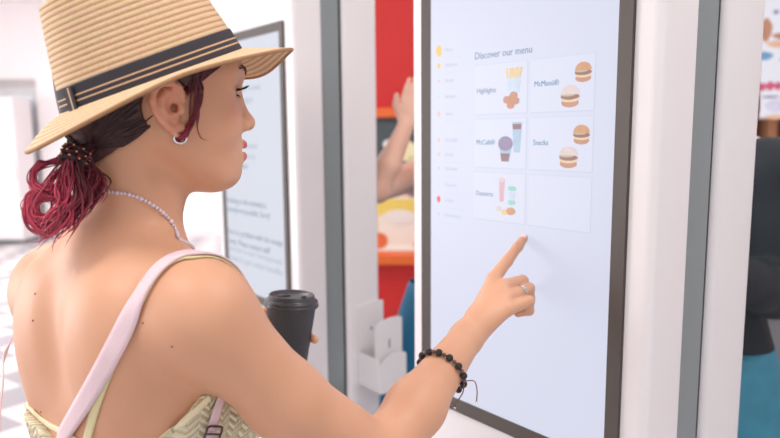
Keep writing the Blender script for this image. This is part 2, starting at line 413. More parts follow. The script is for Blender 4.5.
pic([('glassb', [(.05, .55), (.4, .55), (.33, -.25), (.12, -.25)]), ('cof', [(.06, .5), (.39, .5), (.37, .36), (.08, .36)]), ('glassb', [(-.45, .0), (.05, 0), (-.06, -.5), (-.34, -.5)]),
     ('ber', ell(-.2, -.02, .27, .2)), ('cof', [(-.38, -.28), (-.02, -.28), (-.08, -.5), (-.33, -.5)])], L1(.86), 1.484, .060)
pic([('pink', [(-.4, .5), (-.14, .5), (-.18, -.25), (-.36, -.25)]), ('pale', ell(-.27, .5, .13, .08)), ('mint', ell(.22, .22, .2, .09)), ('boxw', [(.08, .1), (.36, .1), (.3, -.2), (.14, -.2)]),
     ('mint', ell(.2, -.25, .17, .09)), ('fries', ell(-.1, -.6, .17, .1)), ('bun', ell(.18, -.55, .2, .13)), ('pale', ell(-.42, -.5, .1, .1))], L1(.866), 1.400, .048)
# side menu
iy = emit('icon_yellow', srgb(244, 196, 96), .98); ir = emit('icon_red', srgb(236, 80, 84), .98); ip = emit('icon_pink', srgb(236, 190, 188), .98)
rows = [(51, 8, 'Menu', iy, .010), (66, 5, 'Aktionen', iy, .005), (81, 4, 'Burger', ip, .003), (97, 4, 'Beilagen', ip, .002), (114, 5, 'Salate', ip, .005), (140, 4, 'McCafé®', ip, .004),
        (154, 4, 'Snacks', ip, .004), (168, 4, 'Getränke', ip, .003), (184, 4, 'Desserts', ip, .002), (199, 6, 'Saucen', ir, .006), (214, 4, 'Kindermenü', ip, .003)]
for (py, h, t, m_, r) in rows:
    dd = ray(441, py); tt = -c1/(dd @ N); w_ = CAM+dd*tt; z_ = w_.z
    bm = bmesh.new(); prism(bm, ell(L1(1.042), z_, r*.8, r), YS, YS+.0003); bm_obj('menu_icon', bm, m_, scr1)
    put_text('menu_entry', t, L1(1.024), z_-.003, .0088, YS, faint, scr1)
    bx('menu_rule', (L1(1.026), L1(.966), YS, YS+.0003, z_-.0145, z_-.0140), line, scr1)
# red leaflet sticker and slots below the screen
bm = bmesh.new(); prism(bm, [(L1(1.112), .80), (L1(1.1), .895), (L1(1.075), .872), (L1(1.03), .845), (L1(1.02), .80)], -.0012, 0)
bm_obj('red_sticker', bm, M['red'], k1)
bx('receipt_slot', (.02, .14, -.001, .003, .83, .845), M['dark'], k1)
# ---- notice text on the second kiosk
s2m = 1.752+.27
def on2(px, py):
    dd = ray(px, py); w_ = CAM+dd*(-c2/(dd @ N)); return (s2m-(w_ @ U), w_.z)
nk = emit('notice_ink', srgb(128, 142, 168), .95); nk2 = emit('notice_ink_pale', srgb(168, 178, 196), .95)
X0 = on2(226, 200)[0]
for (py, t, m_, x1) in ((85, 'Bestellen an diesem Terminal', nk2, 278), (98, 'ist derzeit nicht möglich.', nk2, 275), (122, 'Es tut uns leid.', nk2, 268), (147, 'Es gibt keine Kassenzettel.', nk2, 280),
                    (158, 'Bitte wenden Sie sich an', nk2, 276), (168, 'unsere Mitarbeiter.', nk, 266)):
    xr, z_ = on2(x1, py); w_ = max(v.x for v in text_mesh(t, 1)[0]); put_text('notice_text', t, X0, z_-.006, min(.0235, (xr-X0)/w_), YS, m_, scr2, .0012)
for (py, pxr, t, m_) in ((206.5, 267, 'Ordering at this terminal is', nk), (217, 271, 'currently not possible. Sorry!', nk), (244.5, 284, 'There is a problem with the receipt', nk), (252, 271, 'printer. Please contact staff', nk),
                    (263, 283, 'Kasse oder an unser Servicepersonal', nk2), (274, 284, 'können Sie gern weiter bestellen', nk2)):
    xr, z_ = on2(pxr, py+1); w_ = max(v.x for v in text_mesh(t, 1)[0]); put_text('notice_text', t, X0, z_-.003, (xr-X0)/w_, YS, m_, scr2, .0012)
# ---- white leaflet holder on the side of the second kiosk
Hb = Vector(k2.matrix_world @ Vector((.27, .185, .772)))
M3 = Matrix((-U, -N, Vector((0, 0, 1)))).transposed()
hd = empty('leaflet_holder', Hb, M3, label='small white two-tier leaflet holder fixed to the side of the left kiosk', cat='holder')
def plate(name, x, t, y0, y1, z0, z1, rise, par, hole=None):
    n = 12; pts = [(y0, z0), (y1, z0)]+[(y1+(y0-y1)*k/n, z1-rise*((max(0, k/n-.35)/.65)**2+(max(0, .12-k/n)/.12)**2*.25)) for k in range(n+1)]
    bm = bmesh.new(); a = [bm.verts.new((x, y, z)) for y, z in pts]; b = [bm.verts.new((x+t, y, z)) for y, z in pts]
    bm.faces.new(a); bm.faces.new(b[::-1])
    for i in range(len(pts)): bm.faces.new((a[i], b[i], b[(i+1) % len(pts)], a[(i+1) % len(pts)]))
    bmesh.ops.bevel(bm, geom=bm.edges[:], offset=.0007, segments=1, affect='EDGES')
    return bm_obj(name, bm, M['white2'], par)
plate('back_plate', .001, .003, 0, .09, 0, .245, .012, hd)
bk = plate('upper_pocket', .088, .003, 0, .094, .04, .212, .022, hd)
plate('lower_pocket', .108, .003, 0, .094, 0, .112, .03, hd)
bx('side_wall', (.003, .108, 0, .0025, 0, .10), M['white2'], hd)
bx('side_wall', (.003, .108, .0915, .094, 0, .10), M['white2'], hd)
bx('bottom', (.003, .108, 0, .094, 0, .003), M['white2'], hd)
bx('slot', (.0912, .0918, .046, .050, .125, .15), M['gr2'], bk)
MBb = MB(); MBb.add(sphere((.006, .045, .165), (.003, .004, .004))); MBb.build('screw', M['steel'], hd)
# ------------------------------------------------------------------ smooth implicit modelling -> surface nets
f32 = np.float32
def V3(*a): return np.array(a, dtype=f32)
class Cone:
    def __init__(s, a, b, r1, r2=None, k=.01, op=1):
        s.a = np.array(a, f32); s.b = np.array(b, f32); s.r1 = r1; s.r2 = r1 if r2 is None else r2; s.k = k; s.op = op
        s.ba = s.b-s.a; s.bb = max(float(s.ba @ s.ba), 1e-9)
    def d(s, p):
        pa = p-s.a; h = np.clip((pa @ s.ba)/s.bb, 0, 1)
        q = pa-h[:, None]*s.ba
        return np.sqrt((q*q).sum(1))-(s.r1+(s.r2-s.r1)*h)
class Ell:
    """ellipsoid; ax = three unit rows (axes), r radii along them"""
    def __init__(s, c, r, ax=None, k=.01, op=1):
        s.c = np.array(c, f32); s.r = np.array(r, f32); s.ax = np.eye(3, dtype=f32) if ax is None else np.array(ax, f32); s.k = k; s.op = op
    def d(s, p):
        q = (p-s.c) @ s.ax.T
        a = q/s.r; k0 = np.sqrt((a*a).sum(1)); b = a/s.r; k1 = np.sqrt((b*b).sum(1))+1e-9
        return k0*(k0-1)/k1
def field(prims, p, prune=None):
    """prims in order; op 1 union, -1 subtract"""
    D = np.full(len(p), 1e3, f32)
    for i, q in enumerate(prims):
        if prune is not None and not prune[i]: continue
        e = q.d(p); k = q.k
        if q.op == 1:
            h = np.maximum(k-np.abs(D-e), 0)/k; D = np.minimum(D, e)-h*h*k*.25
        else:
            h = np.maximum(k-np.abs(D+e), 0)/k; D = np.maximum(D, -e)+h*h*k*.25
    return D
def axis_steps(segs):
    """segs: [(start, step), ..., (end, None)] -> graded coordinates"""
    out = [segs[0][0]]
    for (a, st), (b, _) in zip(segs, segs[1:]):
        n = max(1, int(round((b-a)/st))); out += [a+(b-a)*k/n for k in range(1, n+1)]
    return np.array(out, f32)
def surface_nets(prims, xs, ys, zs, post=None, B=12, pad=.012):
    nx, ny, nz = len(xs), len(ys), len(zs)
    G = np.full((nx, ny, nz), 1.0, f32)
    known = np.zeros((nx, ny, nz), bool)
    for i in range(0, nx, B):
        X = xs[i:i+B]
        for j in range(0, ny, B):
            Y = ys[j:j+B]
            Zb = list(range(0, nz, B))
            C = np.array([[(X[0]+X[-1])/2, (Y[0]+Y[-1])/2, (zs[k]+zs[min(k+B, nz)-1])/2] for k in Zb], f32)
            Rr = np.array([math.sqrt((X[-1]-X[0])**2+(Y[-1]-Y[0])**2+(zs[min(k+B, nz)-1]-zs[k])**2)/2 for k in Zb], f32)
            each = np.stack([q.d(C) for q in prims])
            un = np.array([q.op == 1 for q in prims])
            mn = each[un].min(0)
            for m_, k in enumerate(Zb):
                if mn[m_] > Rr[m_]*1.25+pad+.02: continue
                prune = each[:, m_] < max(mn[m_], 0)+2*Rr[m_]*1.3+pad+.05
                prune |= ~un & (each[:, m_] < Rr[m_]*1.5+pad+.03)
                Z = zs[k:k+B]
                gx, gy, gz = np.meshgrid(X, Y, Z, indexing='ij')
                p = np.stack([gx.ravel(), gy.ravel(), gz.ravel()], 1)
                D = field(prims, p, prune)
                if post is not None: D = post(D, p)
                G[i:i+B, j:j+B, k:k+B] = D.reshape(gx.shape)
    s = G < 0
    vid = -np.ones((nx-1, ny-1, nz-1), np.int64)
    c8 = np.zeros((nx-1, ny-1, nz-1), np.int8)
    for a in (0, 1):
        for b in (0, 1):
            for c in (0, 1): c8 += s[a:nx-1+a, b:ny-1+b, c:nz-1+c]
    act = np.argwhere((c8 > 0) & (c8 < 8))
    vid[act[:, 0], act[:, 1], act[:, 2]] = np.arange(len(act))
    acc = np.zeros((len(act), 3), np.float64); cnt = np.zeros(len(act))
    for ax in range(3):
        o = [0, 1]
        for u in o:
            for v in o:
                off0 = [0, 0, 0]; oth = [q for q in range(3) if q != ax]; off0[oth[0]] = u; off0[oth[1]] = v
                off1 = list(off0); off1[ax] = 1
                A = act+off0; Bx = act+off1
                ga = G[A[:, 0], A[:, 1], A[:, 2]]; gb = G[Bx[:, 0], Bx[:, 1], Bx[:, 2]]
                m = (ga < 0) != (gb < 0)
                t = np.where(m, ga/np.where(ga == gb, 1, ga-gb), 0)
                pa = np.stack([xs[A[:, 0]], ys[A[:, 1]], zs[A[:, 2]]], 1).astype(float)
                pb = np.stack([xs[Bx[:, 0]], ys[Bx[:, 1]], zs[Bx[:, 2]]], 1)
                acc += np.where(m[:, None], pa+(pb-pa)*t[:, None], 0); cnt += m
    verts = acc/cnt[:, None]
    faces = []
    for ax in range(3):
        o1, o2 = (ax+1) % 3, (ax+2) % 3
        sl0 = [slice(None)]*3; sl1 = [slice(None)]*3; sl0[ax] = slice(0, -1); sl1[ax] = slice(1, None)
        e = np.argwhere(s[tuple(sl0)] != s[tuple(sl1)])
        ok = (e[:, o1] > 0) & (e[:, o2] > 0) & (e[:, o1] < G.shape[o1]-1) & (e[:, o2] < G.shape[o2]-1)
        e = e[ok]
        def g(d1, d2):
            q = e.copy(); q[:, o1] -= d1; q[:, o2] -= d2; return vid[q[:, 0], q[:, 1], q[:, 2]]
        f = np.stack([g(0, 0), g(1, 0), g(1, 1), g(0, 1)], 1)
        inside = s[e[:, 0], e[:, 1], e[:, 2]]
        f[~inside] = f[~inside][:, ::-1]
        faces.append(f)
    return verts, np.concatenate(faces)
def np_mesh(name, verts, faces, smooth_it=2):
    me = bpy.data.meshes.new(name)
    me.vertices.add(len(verts)); me.loops.add(len(faces)*4); me.polygons.add(len(faces))
    if smooth_it:
        e = np.concatenate([faces[:, [0, 1]], faces[:, [1, 2]], faces[:, [2, 3]], faces[:, [3, 0]]]); e = np.unique(np.sort(e, 1), axis=0)
        for it in range(smooth_it*2):
            lam = .5 if it % 2 == 0 else -.52
            S = np.zeros_like(verts); n = np.zeros(len(verts))
            np.add.at(S, e[:, 0], verts[e[:, 1]]); np.add.at(S, e[:, 1], verts[e[:, 0]]); np.add.at(n, e.ravel(), 1)
            verts = verts+lam*(S/n[:, None]-verts)
    me.vertices.foreach_set('co', verts.astype(f32).ravel())
    me.loops.foreach_set('vertex_index', faces.astype(np.int32).ravel())
    me.polygons.foreach_set('loop_start', np.arange(0, len(faces)*4, 4, dtype=np.int32))
    me.update(calc_edges=True); me.validate()
    return me, verts
# ------------------------------------------------------------------ the woman
def nv(v): v = np.array(v, f32); return v/np.linalg.norm(v)
hf = nv((.883, .469, 0)); hl = nv((-.469, .883, 0)); hu = V3(0, 0, 1)
HC = V3(-.2744, .882, 1.533)
def H(f, l, u): return HC+hf*f+hl*l+hu*u
HAX = np.stack([hf, hl, hu])
bf = nv((.67, .743, 0)); bl = nv((-.743, .67, 0)); bu = V3(0, 0, 1)
BAX = np.stack([bf, bl, bu])
BC = V3(-.318, .872, 0)
def Bp(f, l, z): return BC+bf*f+bl*l+bu*z
def PP(x, y, Y): return np.array(P(x, y, Y), f32)

head = [
    Ell(H(-.004, 0, .035), (.1, .076, .088), HAX, .02),
    Ell(H(.040, 0, -.020), (.056, .054, .078), HAX, .03),
    Cone(H(.0, .050, -.030), H(.062, .020, -.078), .020, .016, .03), Cone(H(.0, -.050, -.030), H(.062, -.020, -.078), .020, .016, .03),
    Ell(H(.078, 0, -.080), (.020, .020, .016), HAX, .02),
    Ell(H(.056, .036, -.018), (.030, .024, .026), HAX, .03), Ell(H(.056, -.036, -.018), (.030, .024, .026), HAX, .03),
    Ell(H(.062, 0, .046), (.034, .054, .032), HAX, .03),
    Ell(H(.074, 0, -.052), (.026, .030, .026), HAX, .02),
    # eye sockets
    Ell(H(.106, .034, .020), (.020, .020, .014), HAX, .016, -1), Ell(H(.106, -.034, .020), (.020, .020, .014), HAX, .016, -1),
    Ell(H(.0765, .032, .019), (.0125, .0135, .0122), HAX, .006), Ell(H(.0765, -.032, .019), (.0125, .0135, .0122), HAX, .006),
    Cone(H(.088, .012, .040), H(.072, .047, .040), .010, .008, .02), Cone(H(.088, -.012, .040), H(.072, -.047, .040), .010, .008, .02),
    # nose
    Cone(H(.088, 0, .028), H(.1095, 0, -.016), .0075, .0085, .012), Ell(H(.110, 0, -.0185), (.0095, .0095, .0085), HAX, .008),
    Ell(H(.099, .0115, -.022), (.010, .0065, .0075), HAX, .006), Ell(H(.099, -.0115, -.022), (.010, .0065, .0075), HAX, .006),
    Ell(H(.1035, .0055, -.029), (.0045, .0030, .0035), HAX, .003, -1), Ell(H(.1035, -.0055, -.029), (.0045, .0030, .0035), HAX, .003, -1),
    # lips
    Cone(H(.1015, .006, -.0450), H(.0855, .026, -.0470), .0055, .0026, .004), Cone(H(.1015, -.006, -.0450), H(.0855, -.026, -.0470), .0055, .0026, .004),
    Cone(H(.1015, .006, -.0450), H(.1015, -.006, -.0450), .0055, .0055, .004),
    Cone(H(.0995, .007, -.0585), H(.0850, .024, -.0500), .0062, .0026, .004), Cone(H(.0995, -.007, -.0585), H(.0850, -.024, -.0500), .0062, .0026, .004),
    Cone(H(.0995, .007, -.0585), H(.0995, -.007, -.0585), .0062, .0062, .004),
    Ell(H(.1010, 0, -.0515), (.014, .018, .0022), HAX, .003, -1),
    # eyelid openings
    Ell(H(.0905, .033, .0175), (.006, .0105, .0045), HAX, .002, -1), Ell(H(.0905, -.033, .0175), (.006, .0105, .0045), HAX, .002, -1),
]
def ear(sg):
    o = []; L = lambda f, l, u: H(f*.9+.007, sg*(l-.001), u*.84-.003)
    helix = [(.008, .074, .004), (.010, .078, .016), (.004, .082, .026), (-.007, .086, .031), (-.019, .089, .029), (-.027, .091, .020), (-.029, .091, .008), (-.026, .090, -.004), (-.020, .087, -.015), (-.011, .083, -.024), (-.001, .079, -.031), (.006, .076, -.027)]
    o.append(Ell(L(-.010, .079, .003), (.018, .0045, .023), np.stack([nv(hf*.96+hl*(-sg)*.28), nv(hl*sg*.96+hf*.28), hu]), .004))
    o.append(Cone(L(-.006, .068, .008), L(-.010, .078, .004), .014, .014, .008))
    for a, b in zip(helix, helix[1:]): o.append(Cone(L(*a), L(*b), .0036, .0036, .003))
    o.append(Cone(L(.003, .077, -.027), L(.002, .078, -.032), .0062, .0058, .006))
    ah = [(-.002, .082, .020), (-.012, .086, .019), (-.018, .088, .010), (-.018, .088, -.001), (-.012, .085, -.012)]
    for a, b in zip(ah, ah[1:]): o.append(Cone(L(*a), L(*b), .0028, .0028, .003))
    o.append(Ell(L(-.004, .089, .003), (.009, .0085, .011), HAX, .003, -1))
    o.append(Ell(L(-.001, .078, -.001), (.0045, .009, .005), HAX, .002, -1))
    o.append(Ell(L(.0065, .080, -.003), (.0035, .0045, .006), HAX, .003))
    return o
head += ear(-1)+ear(1)
neck = [Cone(H(-.032, 0, -.005), PP(138, 200, .872), .054, .045, .022), Cone(PP(138, 200, .872), PP(127, 252, .880), .045, .045, .03)]
Rj = PP(204, 316, .765); Lj = PP(58, 292, .985)
nb = PP(124, 253, .875)
torso = [
    Ell(Bp(.004, 0, 1.215), (.092, .138, .175), BAX, .04),
    Ell(Bp(-.012, 0, 1.300), (.070, .165, .074), BAX, .045),
    Cone(nb, Rj+V3(-.02, .012, .020), .041, .031, .045), Cone(nb, Lj+V3(.03, -.02, .024), .046, .038, .05),
    Ell(Bp(-.060, -.075, 1.265), (.030, .050, .075), BAX, .04), Ell(Bp(-.060, .075, 1.265), (.030, .050, .075), BAX, .04),
    Ell(Bp(.095, -.062, 1.185), (.076, .068, .066), BAX, .04), Ell(Bp(.095, .062, 1.185), (.068, .062, .062), BAX, .04),
    Ell(Bp(-.012, .105, 1.19), (.062, .052, .14), BAX, .05),
    Ell(Bp(0, 0, 1.04), (.082, .118, .13), BAX, .06),
    Ell(Bp(-.01, 0, .90), (.105, .158, .13), BAX, .08),
    # spine furrow
    Cone(Bp(-.112, 0, 1.36), Bp(-.118, .0, 1.02), .012, .012, .04, -1),
]
El = PP(379, 457, .872); RM_ = PP(284, 399, .815); Wr = PP(467, 337, 1.05)
LE = V3(-.485, 1.075, 1.045); LW = V3(-.236, 1.115, 1.17)
arms = [
    Ell(Rj, (.048, .048, .050), None, .035),
    Cone(Rj, RM_, .0475, .0440, .035), Cone(RM_, El, .0440, .0365, .02),
    Cone(El, El*.62+Wr*.38, .0375, .037, .02), Cone(El*.62+Wr*.38, Wr, .037, .0235, .02),
    Ell(Lj, (.050, .050, .055), None, .04),
    Cone(Lj, Lj*.5+LE*.5, .050, .044, .04), Cone(Lj*.5+LE*.5, LE, .044, .038, .03),
    Cone(LE, LE*.6+LW*.4, .038, .036, .02), Cone(LE*.6+LW*.4, LW, .036, .025, .02),
]
def finger(pts, rs, k=.004):
    return [Cone(a, b, r1, r2, k) for a, b, r1, r2 in zip(pts, pts[1:], rs, rs[1:])]
iM, mM, rM, pM = PP(494, 278, 1.118), PP(504, 286, 1.105), PP(508, 297, 1.090), PP(507, 309, 1.075)
tipw = PP(524.5, 237.5, 1.1745)
hand = [
    Cone(Wr, PP(482, 318, 1.075), .0235, .020, .012),
    Cone(PP(477, 318, 1.075), iM, .016, .0100, .010), Cone(PP(480, 316, 1.072), mM, .017, .0105, .010),
    Cone(PP(480, 321, 1.066), rM, .018, .0110, .010), Cone(PP(480, 327, 1.060), pM, .0175, .0110, .010),
    Cone(PP(494, 300, 1.11), PP(497, 310, 1.088), .012, .012, .015),
]
hand += finger([iM, PP(507, 261, 1.142), PP(518, 246.5, 1.160), tipw], [.0108, .0090, .0080, .0066], .004)
hand += finger([mM, PP(522.5, 281, 1.133), PP(524, 290, 1.150), PP(512, 293, 1.146)], [.0105, .0092, .0080, .0070], .003)
hand += finger([rM, PP(529, 288.5, 1.118), PP(530, 299, 1.134), PP(517, 302, 1.130)], [.0105, .0090, .0078, .0068], .003)
hand += finger([pM, PP(529, 301, 1.095), PP(529, 310.5, 1.108), PP(518, 313, 1.106)], [.0108, .0084, .0075, .0065])
hand += finger([PP(481, 322, 1.085), PP(494, 306, 1.120), PP(505, 300, 1.138), PP(513, 298, 1.143)], [.014, .0125, .0100, .0080], .008)
CUPC = V3(-.1600, 1.125, 1.146)     # base centre of the cup
lh = [Cone(LW, V3(-.219, 1.140, 1.19), .024, .019, .015), Cone(V3(-.219, 1.140, 1.19), V3(-.205, 1.163, 1.195), .022, .018, .012)]
for i, z in enumerate((1.218, 1.200, 1.182, 1.165)):
    s_ = 1-.06*abs(i-1)
    rr = .0335+(z-1.146)*.085
    def cp(a, e=.0085): return V3(CUPC[0]-.003+(rr+e)*math.cos(a), CUPC[1]+(rr+e)*math.sin(a), z)
    lh += finger([V3(-.208, 1.158, 1.192+(z-1.192)*.9), cp(2.0), cp(1.1), cp((1.2, .85, .02, .9)[i], .0072)], [.0105, .0088, .0078, .0066])
def cp2(a, z, e=.010): rr = .0335+(z-1.146)*.085; return V3(CUPC[0]+(rr+e)*math.cos(a), CUPC[1]+(rr+e)*math.sin(a), z)
lh += finger([V3(-.222, 1.128, 1.185), cp2(3.3, 1.180, .012), cp2(3.55, 1.188), cp2(3.8, 1.192, .0085)], [.015, .0115, .0095, .0078], .008)
# hips, legs and feet
legs = []
for sg in (-1, 1):
    hp = Bp(-.01, sg*.085, .86); kn = Bp(.015, sg*.095, .475); an = Bp(-.02, sg*.10, .085)
    legs += [Cone(hp, kn, .082, .052, .04), Cone(kn, (kn*.62+an*.38)-bf*.012, .052, .050, .02), Cone((kn*.62+an*.38)-bf*.012, an, .050, .033, .02),
             Cone(an, Bp(.10, sg*.105, .035), .034, .026, .02), Cone(an, Bp(-.045, sg*.10, .035), .032, .026, .02)]
BODY = head+neck+torso+arms+hand+lh+legs
xs = axis_steps([(-.62, .010), (-.56, .0045), (-.40, .002), (-.155, .0035), (.09, .0018), (.235, None)])
ys = axis_steps([(.55, .005), (.70, .0035), (.78, .0022), (1.02, .003), (1.045, .0018), (1.20, .006), (1.24, None)])
zs = axis_steps([(-.005, .012), (.96, .006), (1.10, .0035), (1.20, .0019), (1.36, .0025), (1.425, .0018), (1.605, .008), (1.70, None)])
bv, bfc = surface_nets(BODY, xs, ys, zs)
me_b, bv = np_mesh('body', bv, bfc)
bvh = BVHTree.FromPolygons([tuple(v) for v in bv.tolist()], bfc.tolist())

# skin with its own colour regions (lips, nails, knuckles)
cattr = np.zeros((len(bv), 4), f32); cattr[:, 3] = 1
def near(prims, r):
    d = np.min(np.stack([q.d(bv.astype(f32)) for q in prims]), 0); return np.clip(1-d/r, 0, 1)
lipp = [q for q in head[:40] if isinstance(q, Cone) and q.op == 1 and q.r1 in (.0055, .0062)]
cattr[:, 0] = np.clip(near(lipp, .0022)*1.4, 0, 1)
q_ = (bv.astype(f32)-HC) @ HAX.T
cattr[:, 1] = np.clip(1-np.sqrt(((q_[:, 0]-.070)/.030)**2+((np.abs(q_[:, 1])-.042)/.03)**2+((q_[:, 2]+.012)/.028)**2), 0, 1)
cattr[:, 1] = np.maximum(cattr[:, 1], near(ear(-1)[:-1]+ear(1)[:-1], .004)*.75*(np.abs(q_[:, 1]) > .070))
at = me_b.color_attributes.new('region', 'FLOAT_COLOR', 'POINT'); at.data.foreach_set('color', cattr.ravel())
def skin_mat(name='skin', base=(219, 167, 135), attr=True):
    m = mat(name, srgb(*base), .47, var=.035, scale=9, sss=.10, spec=.35)
    nt = m.node_tree; b = nt.nodes['Principled BSDF']; mx = nt.nodes['MIX']
    b.inputs['Subsurface Scale'].default_value = .012
    if attr:
        va = nt.nodes.new('ShaderNodeVertexColor'); va.layer_name = 'region'; sp = nt.nodes.new('ShaderNodeSeparateColor')
        nt.links.new(va.outputs['Color'], sp.inputs['Color'])
        m1 = nt.nodes.new('ShaderNodeMix'); m1.data_type = 'RGBA'; m1.inputs['B'].default_value = srgb(204, 92, 96)
        nt.links.new(sp.outputs['Red'], m1.inputs['Factor']); nt.links.new(mx.outputs['Result'], m1.inputs['A'])
        ml = nt.nodes.new('ShaderNodeMath'); ml.operation = 'MULTIPLY'; ml.inputs[1].default_value = .45; nt.links.new(sp.outputs['Green'], ml.inputs[0])
        m2 = nt.nodes.new('ShaderNodeMix'); m2.data_type = 'RGBA'; m2.inputs['B'].default_value = srgb(226, 138, 120)
        nt.links.new(ml.outputs[0], m2.inputs['Factor']); nt.links.new(m1.outputs['Result'], m2.inputs['A'])
        nt.links.new(m2.outputs['Result'], b.inputs['Base Color'])
    nz = nt.nodes.new('ShaderNodeTexNoise'); nz.inputs['Scale'].default_value = 420; tc = nt.nodes.new('ShaderNodeTexCoord'); nt.links.new(tc.outputs['Object'], nz.inputs['Vector'])
    bp = nt.nodes.new('ShaderNodeBump'); bp.inputs['Strength'].default_value = .10; bp.inputs['Distance'].default_value = .001
    nt.links.new(nz.outputs['Fac'], bp.inputs['Height']); nt.links.new(bp.outputs['Normal'], b.inputs['Normal'])
    return m
M['skin'] = skin_mat()
Wm = empty('person', tuple(Bp(0, 0, 0)), label='woman in straw hat with bare back, pointing at the menu screen and holding a cup', cat='person')
link('body', me_b, M['skin'], Wm, True, world=True)
M['eye'] = mat('eye_white', srgb(240, 238, 236), .15); M['iris'] = mat('iris', srgb(70, 48, 36), .15); M['lash'] = mat('lash', srgb(22, 18, 22), .6)
M['brow'] = mat('brow', srgb(92, 58, 50), .8)
for sg in (-1, 1):
    mb = MB(); mb.add(sphere(H(.0765, sg*.032, .018), .0118, 16, 12), 0); mb.add(sphere(H(.0835, sg*.0325, .018), .0055, 12, 8), 1)
    mb.build('eye', [M['eye'], M['iris']], Wm, world=True)
    mb = MB()
    for k in range(22):
        t = k/21; a = (t-.5)*2.0
        c0 = H(.0765+.0130*math.cos(a)*1.0, sg*(.032+.0130*math.sin(a)), .0215-.003*abs(a)); d_ = nv(hf*math.cos(a)+hl*sg*math.sin(a)*.9)
        ln = .0115+.004*t
        pts = [c0, c0+d_*ln*.4+hu*.0002, c0+d_*ln*.8+hu*.0020, c0+d_*ln+hu*.0045]
        mb.add(tube(spline(pts, 3), [.0009*(1-j/11) for j in range(10)], 4))
    for k in range(14):
        a = (k/13-.5)*2.0
        c0 = H(.0765+.0125*math.cos(a), sg*(.032+.0125*math.sin(a)), .0135+.002*abs(a)); d_ = nv(hf*math.cos(a)+hl*sg*math.sin(a)*.9)
        mb.add(tube([c0, c0+d_*.003-hu*.001, c0+d_*.005-hu*.003], [.0003, .0002, .0001], 4))
    mb.build('eyelashes', M['lash'], Wm, world=True)
    mb = MB()
    rb = random.Random(3)
    for k in range(46):
        t = k/45; l_ = .014+.036*t; u_ = .040+.009*math.sin(t*2.1)-.004*t
        o_ = H(.13, sg*l_, u_+rb.uniform(-.002, .002)); hit = bvh.ray_cast(Vector(o_), Vector(-hf))[0]
        if hit is None: continue
        h_ = np.array(hit)+hf*.0006; mb.add(tube([h_, h_+hl*sg*.006+hu*(.0025-.003*t)-hf*.0028*t], [.0006, .0002], 4))
    mb.build('eyebrow', M['brow'], Wm, world=True)
mb = MB(); mb.add(sphere((0, 0, 0), (.010, .016, .0035), 12, 7, Matrix(np.stack([hf, hl, hu]).T.tolist())))
mb.v = [tuple(np.array(v)+H(.0885, 0, -.0500)) for v in mb.v]; mb.build('teeth', M['eye'], Wm, world=True)
# nails
M['nail'] = mat('nail_polish', srgb(250, 214, 216), .15, coat=.5)
def nail(p0, p1, w, name_m=None, up=None, r=.0066):
    d_ = nv(np.array(p1)-np.array(p0)); c = np.array(p1)-d_*.0005
    up = nv(up-d_*(up @ d_)); s_ = np.cross(d_, up); vs = []; fs = []
    n, m_ = 6, 7
    for i in range(n+1):
        for j in range(m_+1):
            a = (j/m_-.5)*1.9; t = i/n; wr = math.sqrt(max(0, 1-max(0, (t-.6)/.45)**2))
            vs.append(c+d_*(-.005+.0115*t)+(up*math.cos(a*wr)+s_*math.sin(a*wr))*(r+.0004-.0016*t*t))
    for i in range(n):
        for j in range(m_): a = i*(m_+1)+j; fs.append((a, a+1, a+m_+2, a+m_+1))
    o = py_obj('fingernail', vs, fs, name_m or M['nail'], Wm, True, True)
    md = o.modifiers.new('thick', 'SOLIDIFY'); md.thickness = .0004
nail(PP(518, 246.5, 1.160), tipw, .005, up=nv((-.35, -.55, .75)))
M['nail_r'] = mat('nail_coral', srgb(196, 84, 70), .2)
nail(cp(.9), V3(CUPC[0]-.003+.0375+.0035, CUPC[1]+.006, 1.180), .005, M['nail_r'], up=nv((1, .1, .1)))

# ---- hair: cap under the hat, nape hair, tail, loose strands
def hair_mat(name, c0, c1, pos=.5):
    m = mat(name, srgb(*c1), .38, var=.25, scale=60, spec=.5)
    nt = m.node_tree; b = nt.nodes['Principled BSDF']; va = nt.nodes.new('ShaderNodeVertexColor'); va.layer_name = 'dye'
    sp = nt.nodes.new('ShaderNodeSeparateColor'); nt.links.new(va.outputs['Color'], sp.inputs['Color'])
    cr = nt.nodes.new('ShaderNodeValToRGB'); e = cr.color_ramp.elements
    e[0].position = .08; e[0].color = srgb(*c0); e[1].position = .75; e[1].color = srgb(*c1); k = e.new(.35); k.color = srgb(*pos)
    nt.links.new(sp.outputs['Red'], cr.inputs['Fac'])
    mx = nt.nodes.new('ShaderNodeMix'); mx.data_type = 'RGBA'; mx.blend_type = 'MULTIPLY'; mx.inputs['Factor'].default_value = .8
    nt.links.new(cr.outputs['Color'], mx.inputs['A'])
    rmp = nt.nodes.new('ShaderNodeMapRange'); rmp.inputs['To Min'].default_value = .55; rmp.inputs['To Max'].default_value = 1.3
    nt.links.new(sp.outputs['Green'], rmp.inputs['Value'])
    cb = nt.nodes.new('ShaderNodeCombineColor'); [nt.links.new(rmp.outputs[0], cb.inputs[i]) for i in range(3)]
    nt.links.new(cb.outputs[0], mx.inputs['B']); nt.links.new(mx.outputs['Result'], b.inputs['Base Color'])
    return m
M['hair'] = hair_mat('hair_dye', (58, 36, 40), (198, 70, 96), (136, 42, 62))
M['cap'] = mat('hair_dark', srgb(74, 44, 44), .45, var=.35, scale=90, bump=.5)
cap = [Ell(H(-.004, 0, .034), (.1035, .0805, .091), HAX, .02), Ell(H(-.042, 0, -.012), (.052, .060, .046), HAX, .03), Cone(H(-.033, 0, -.02), H(-.034, 0, -.08), .0575, .0530, .02)]
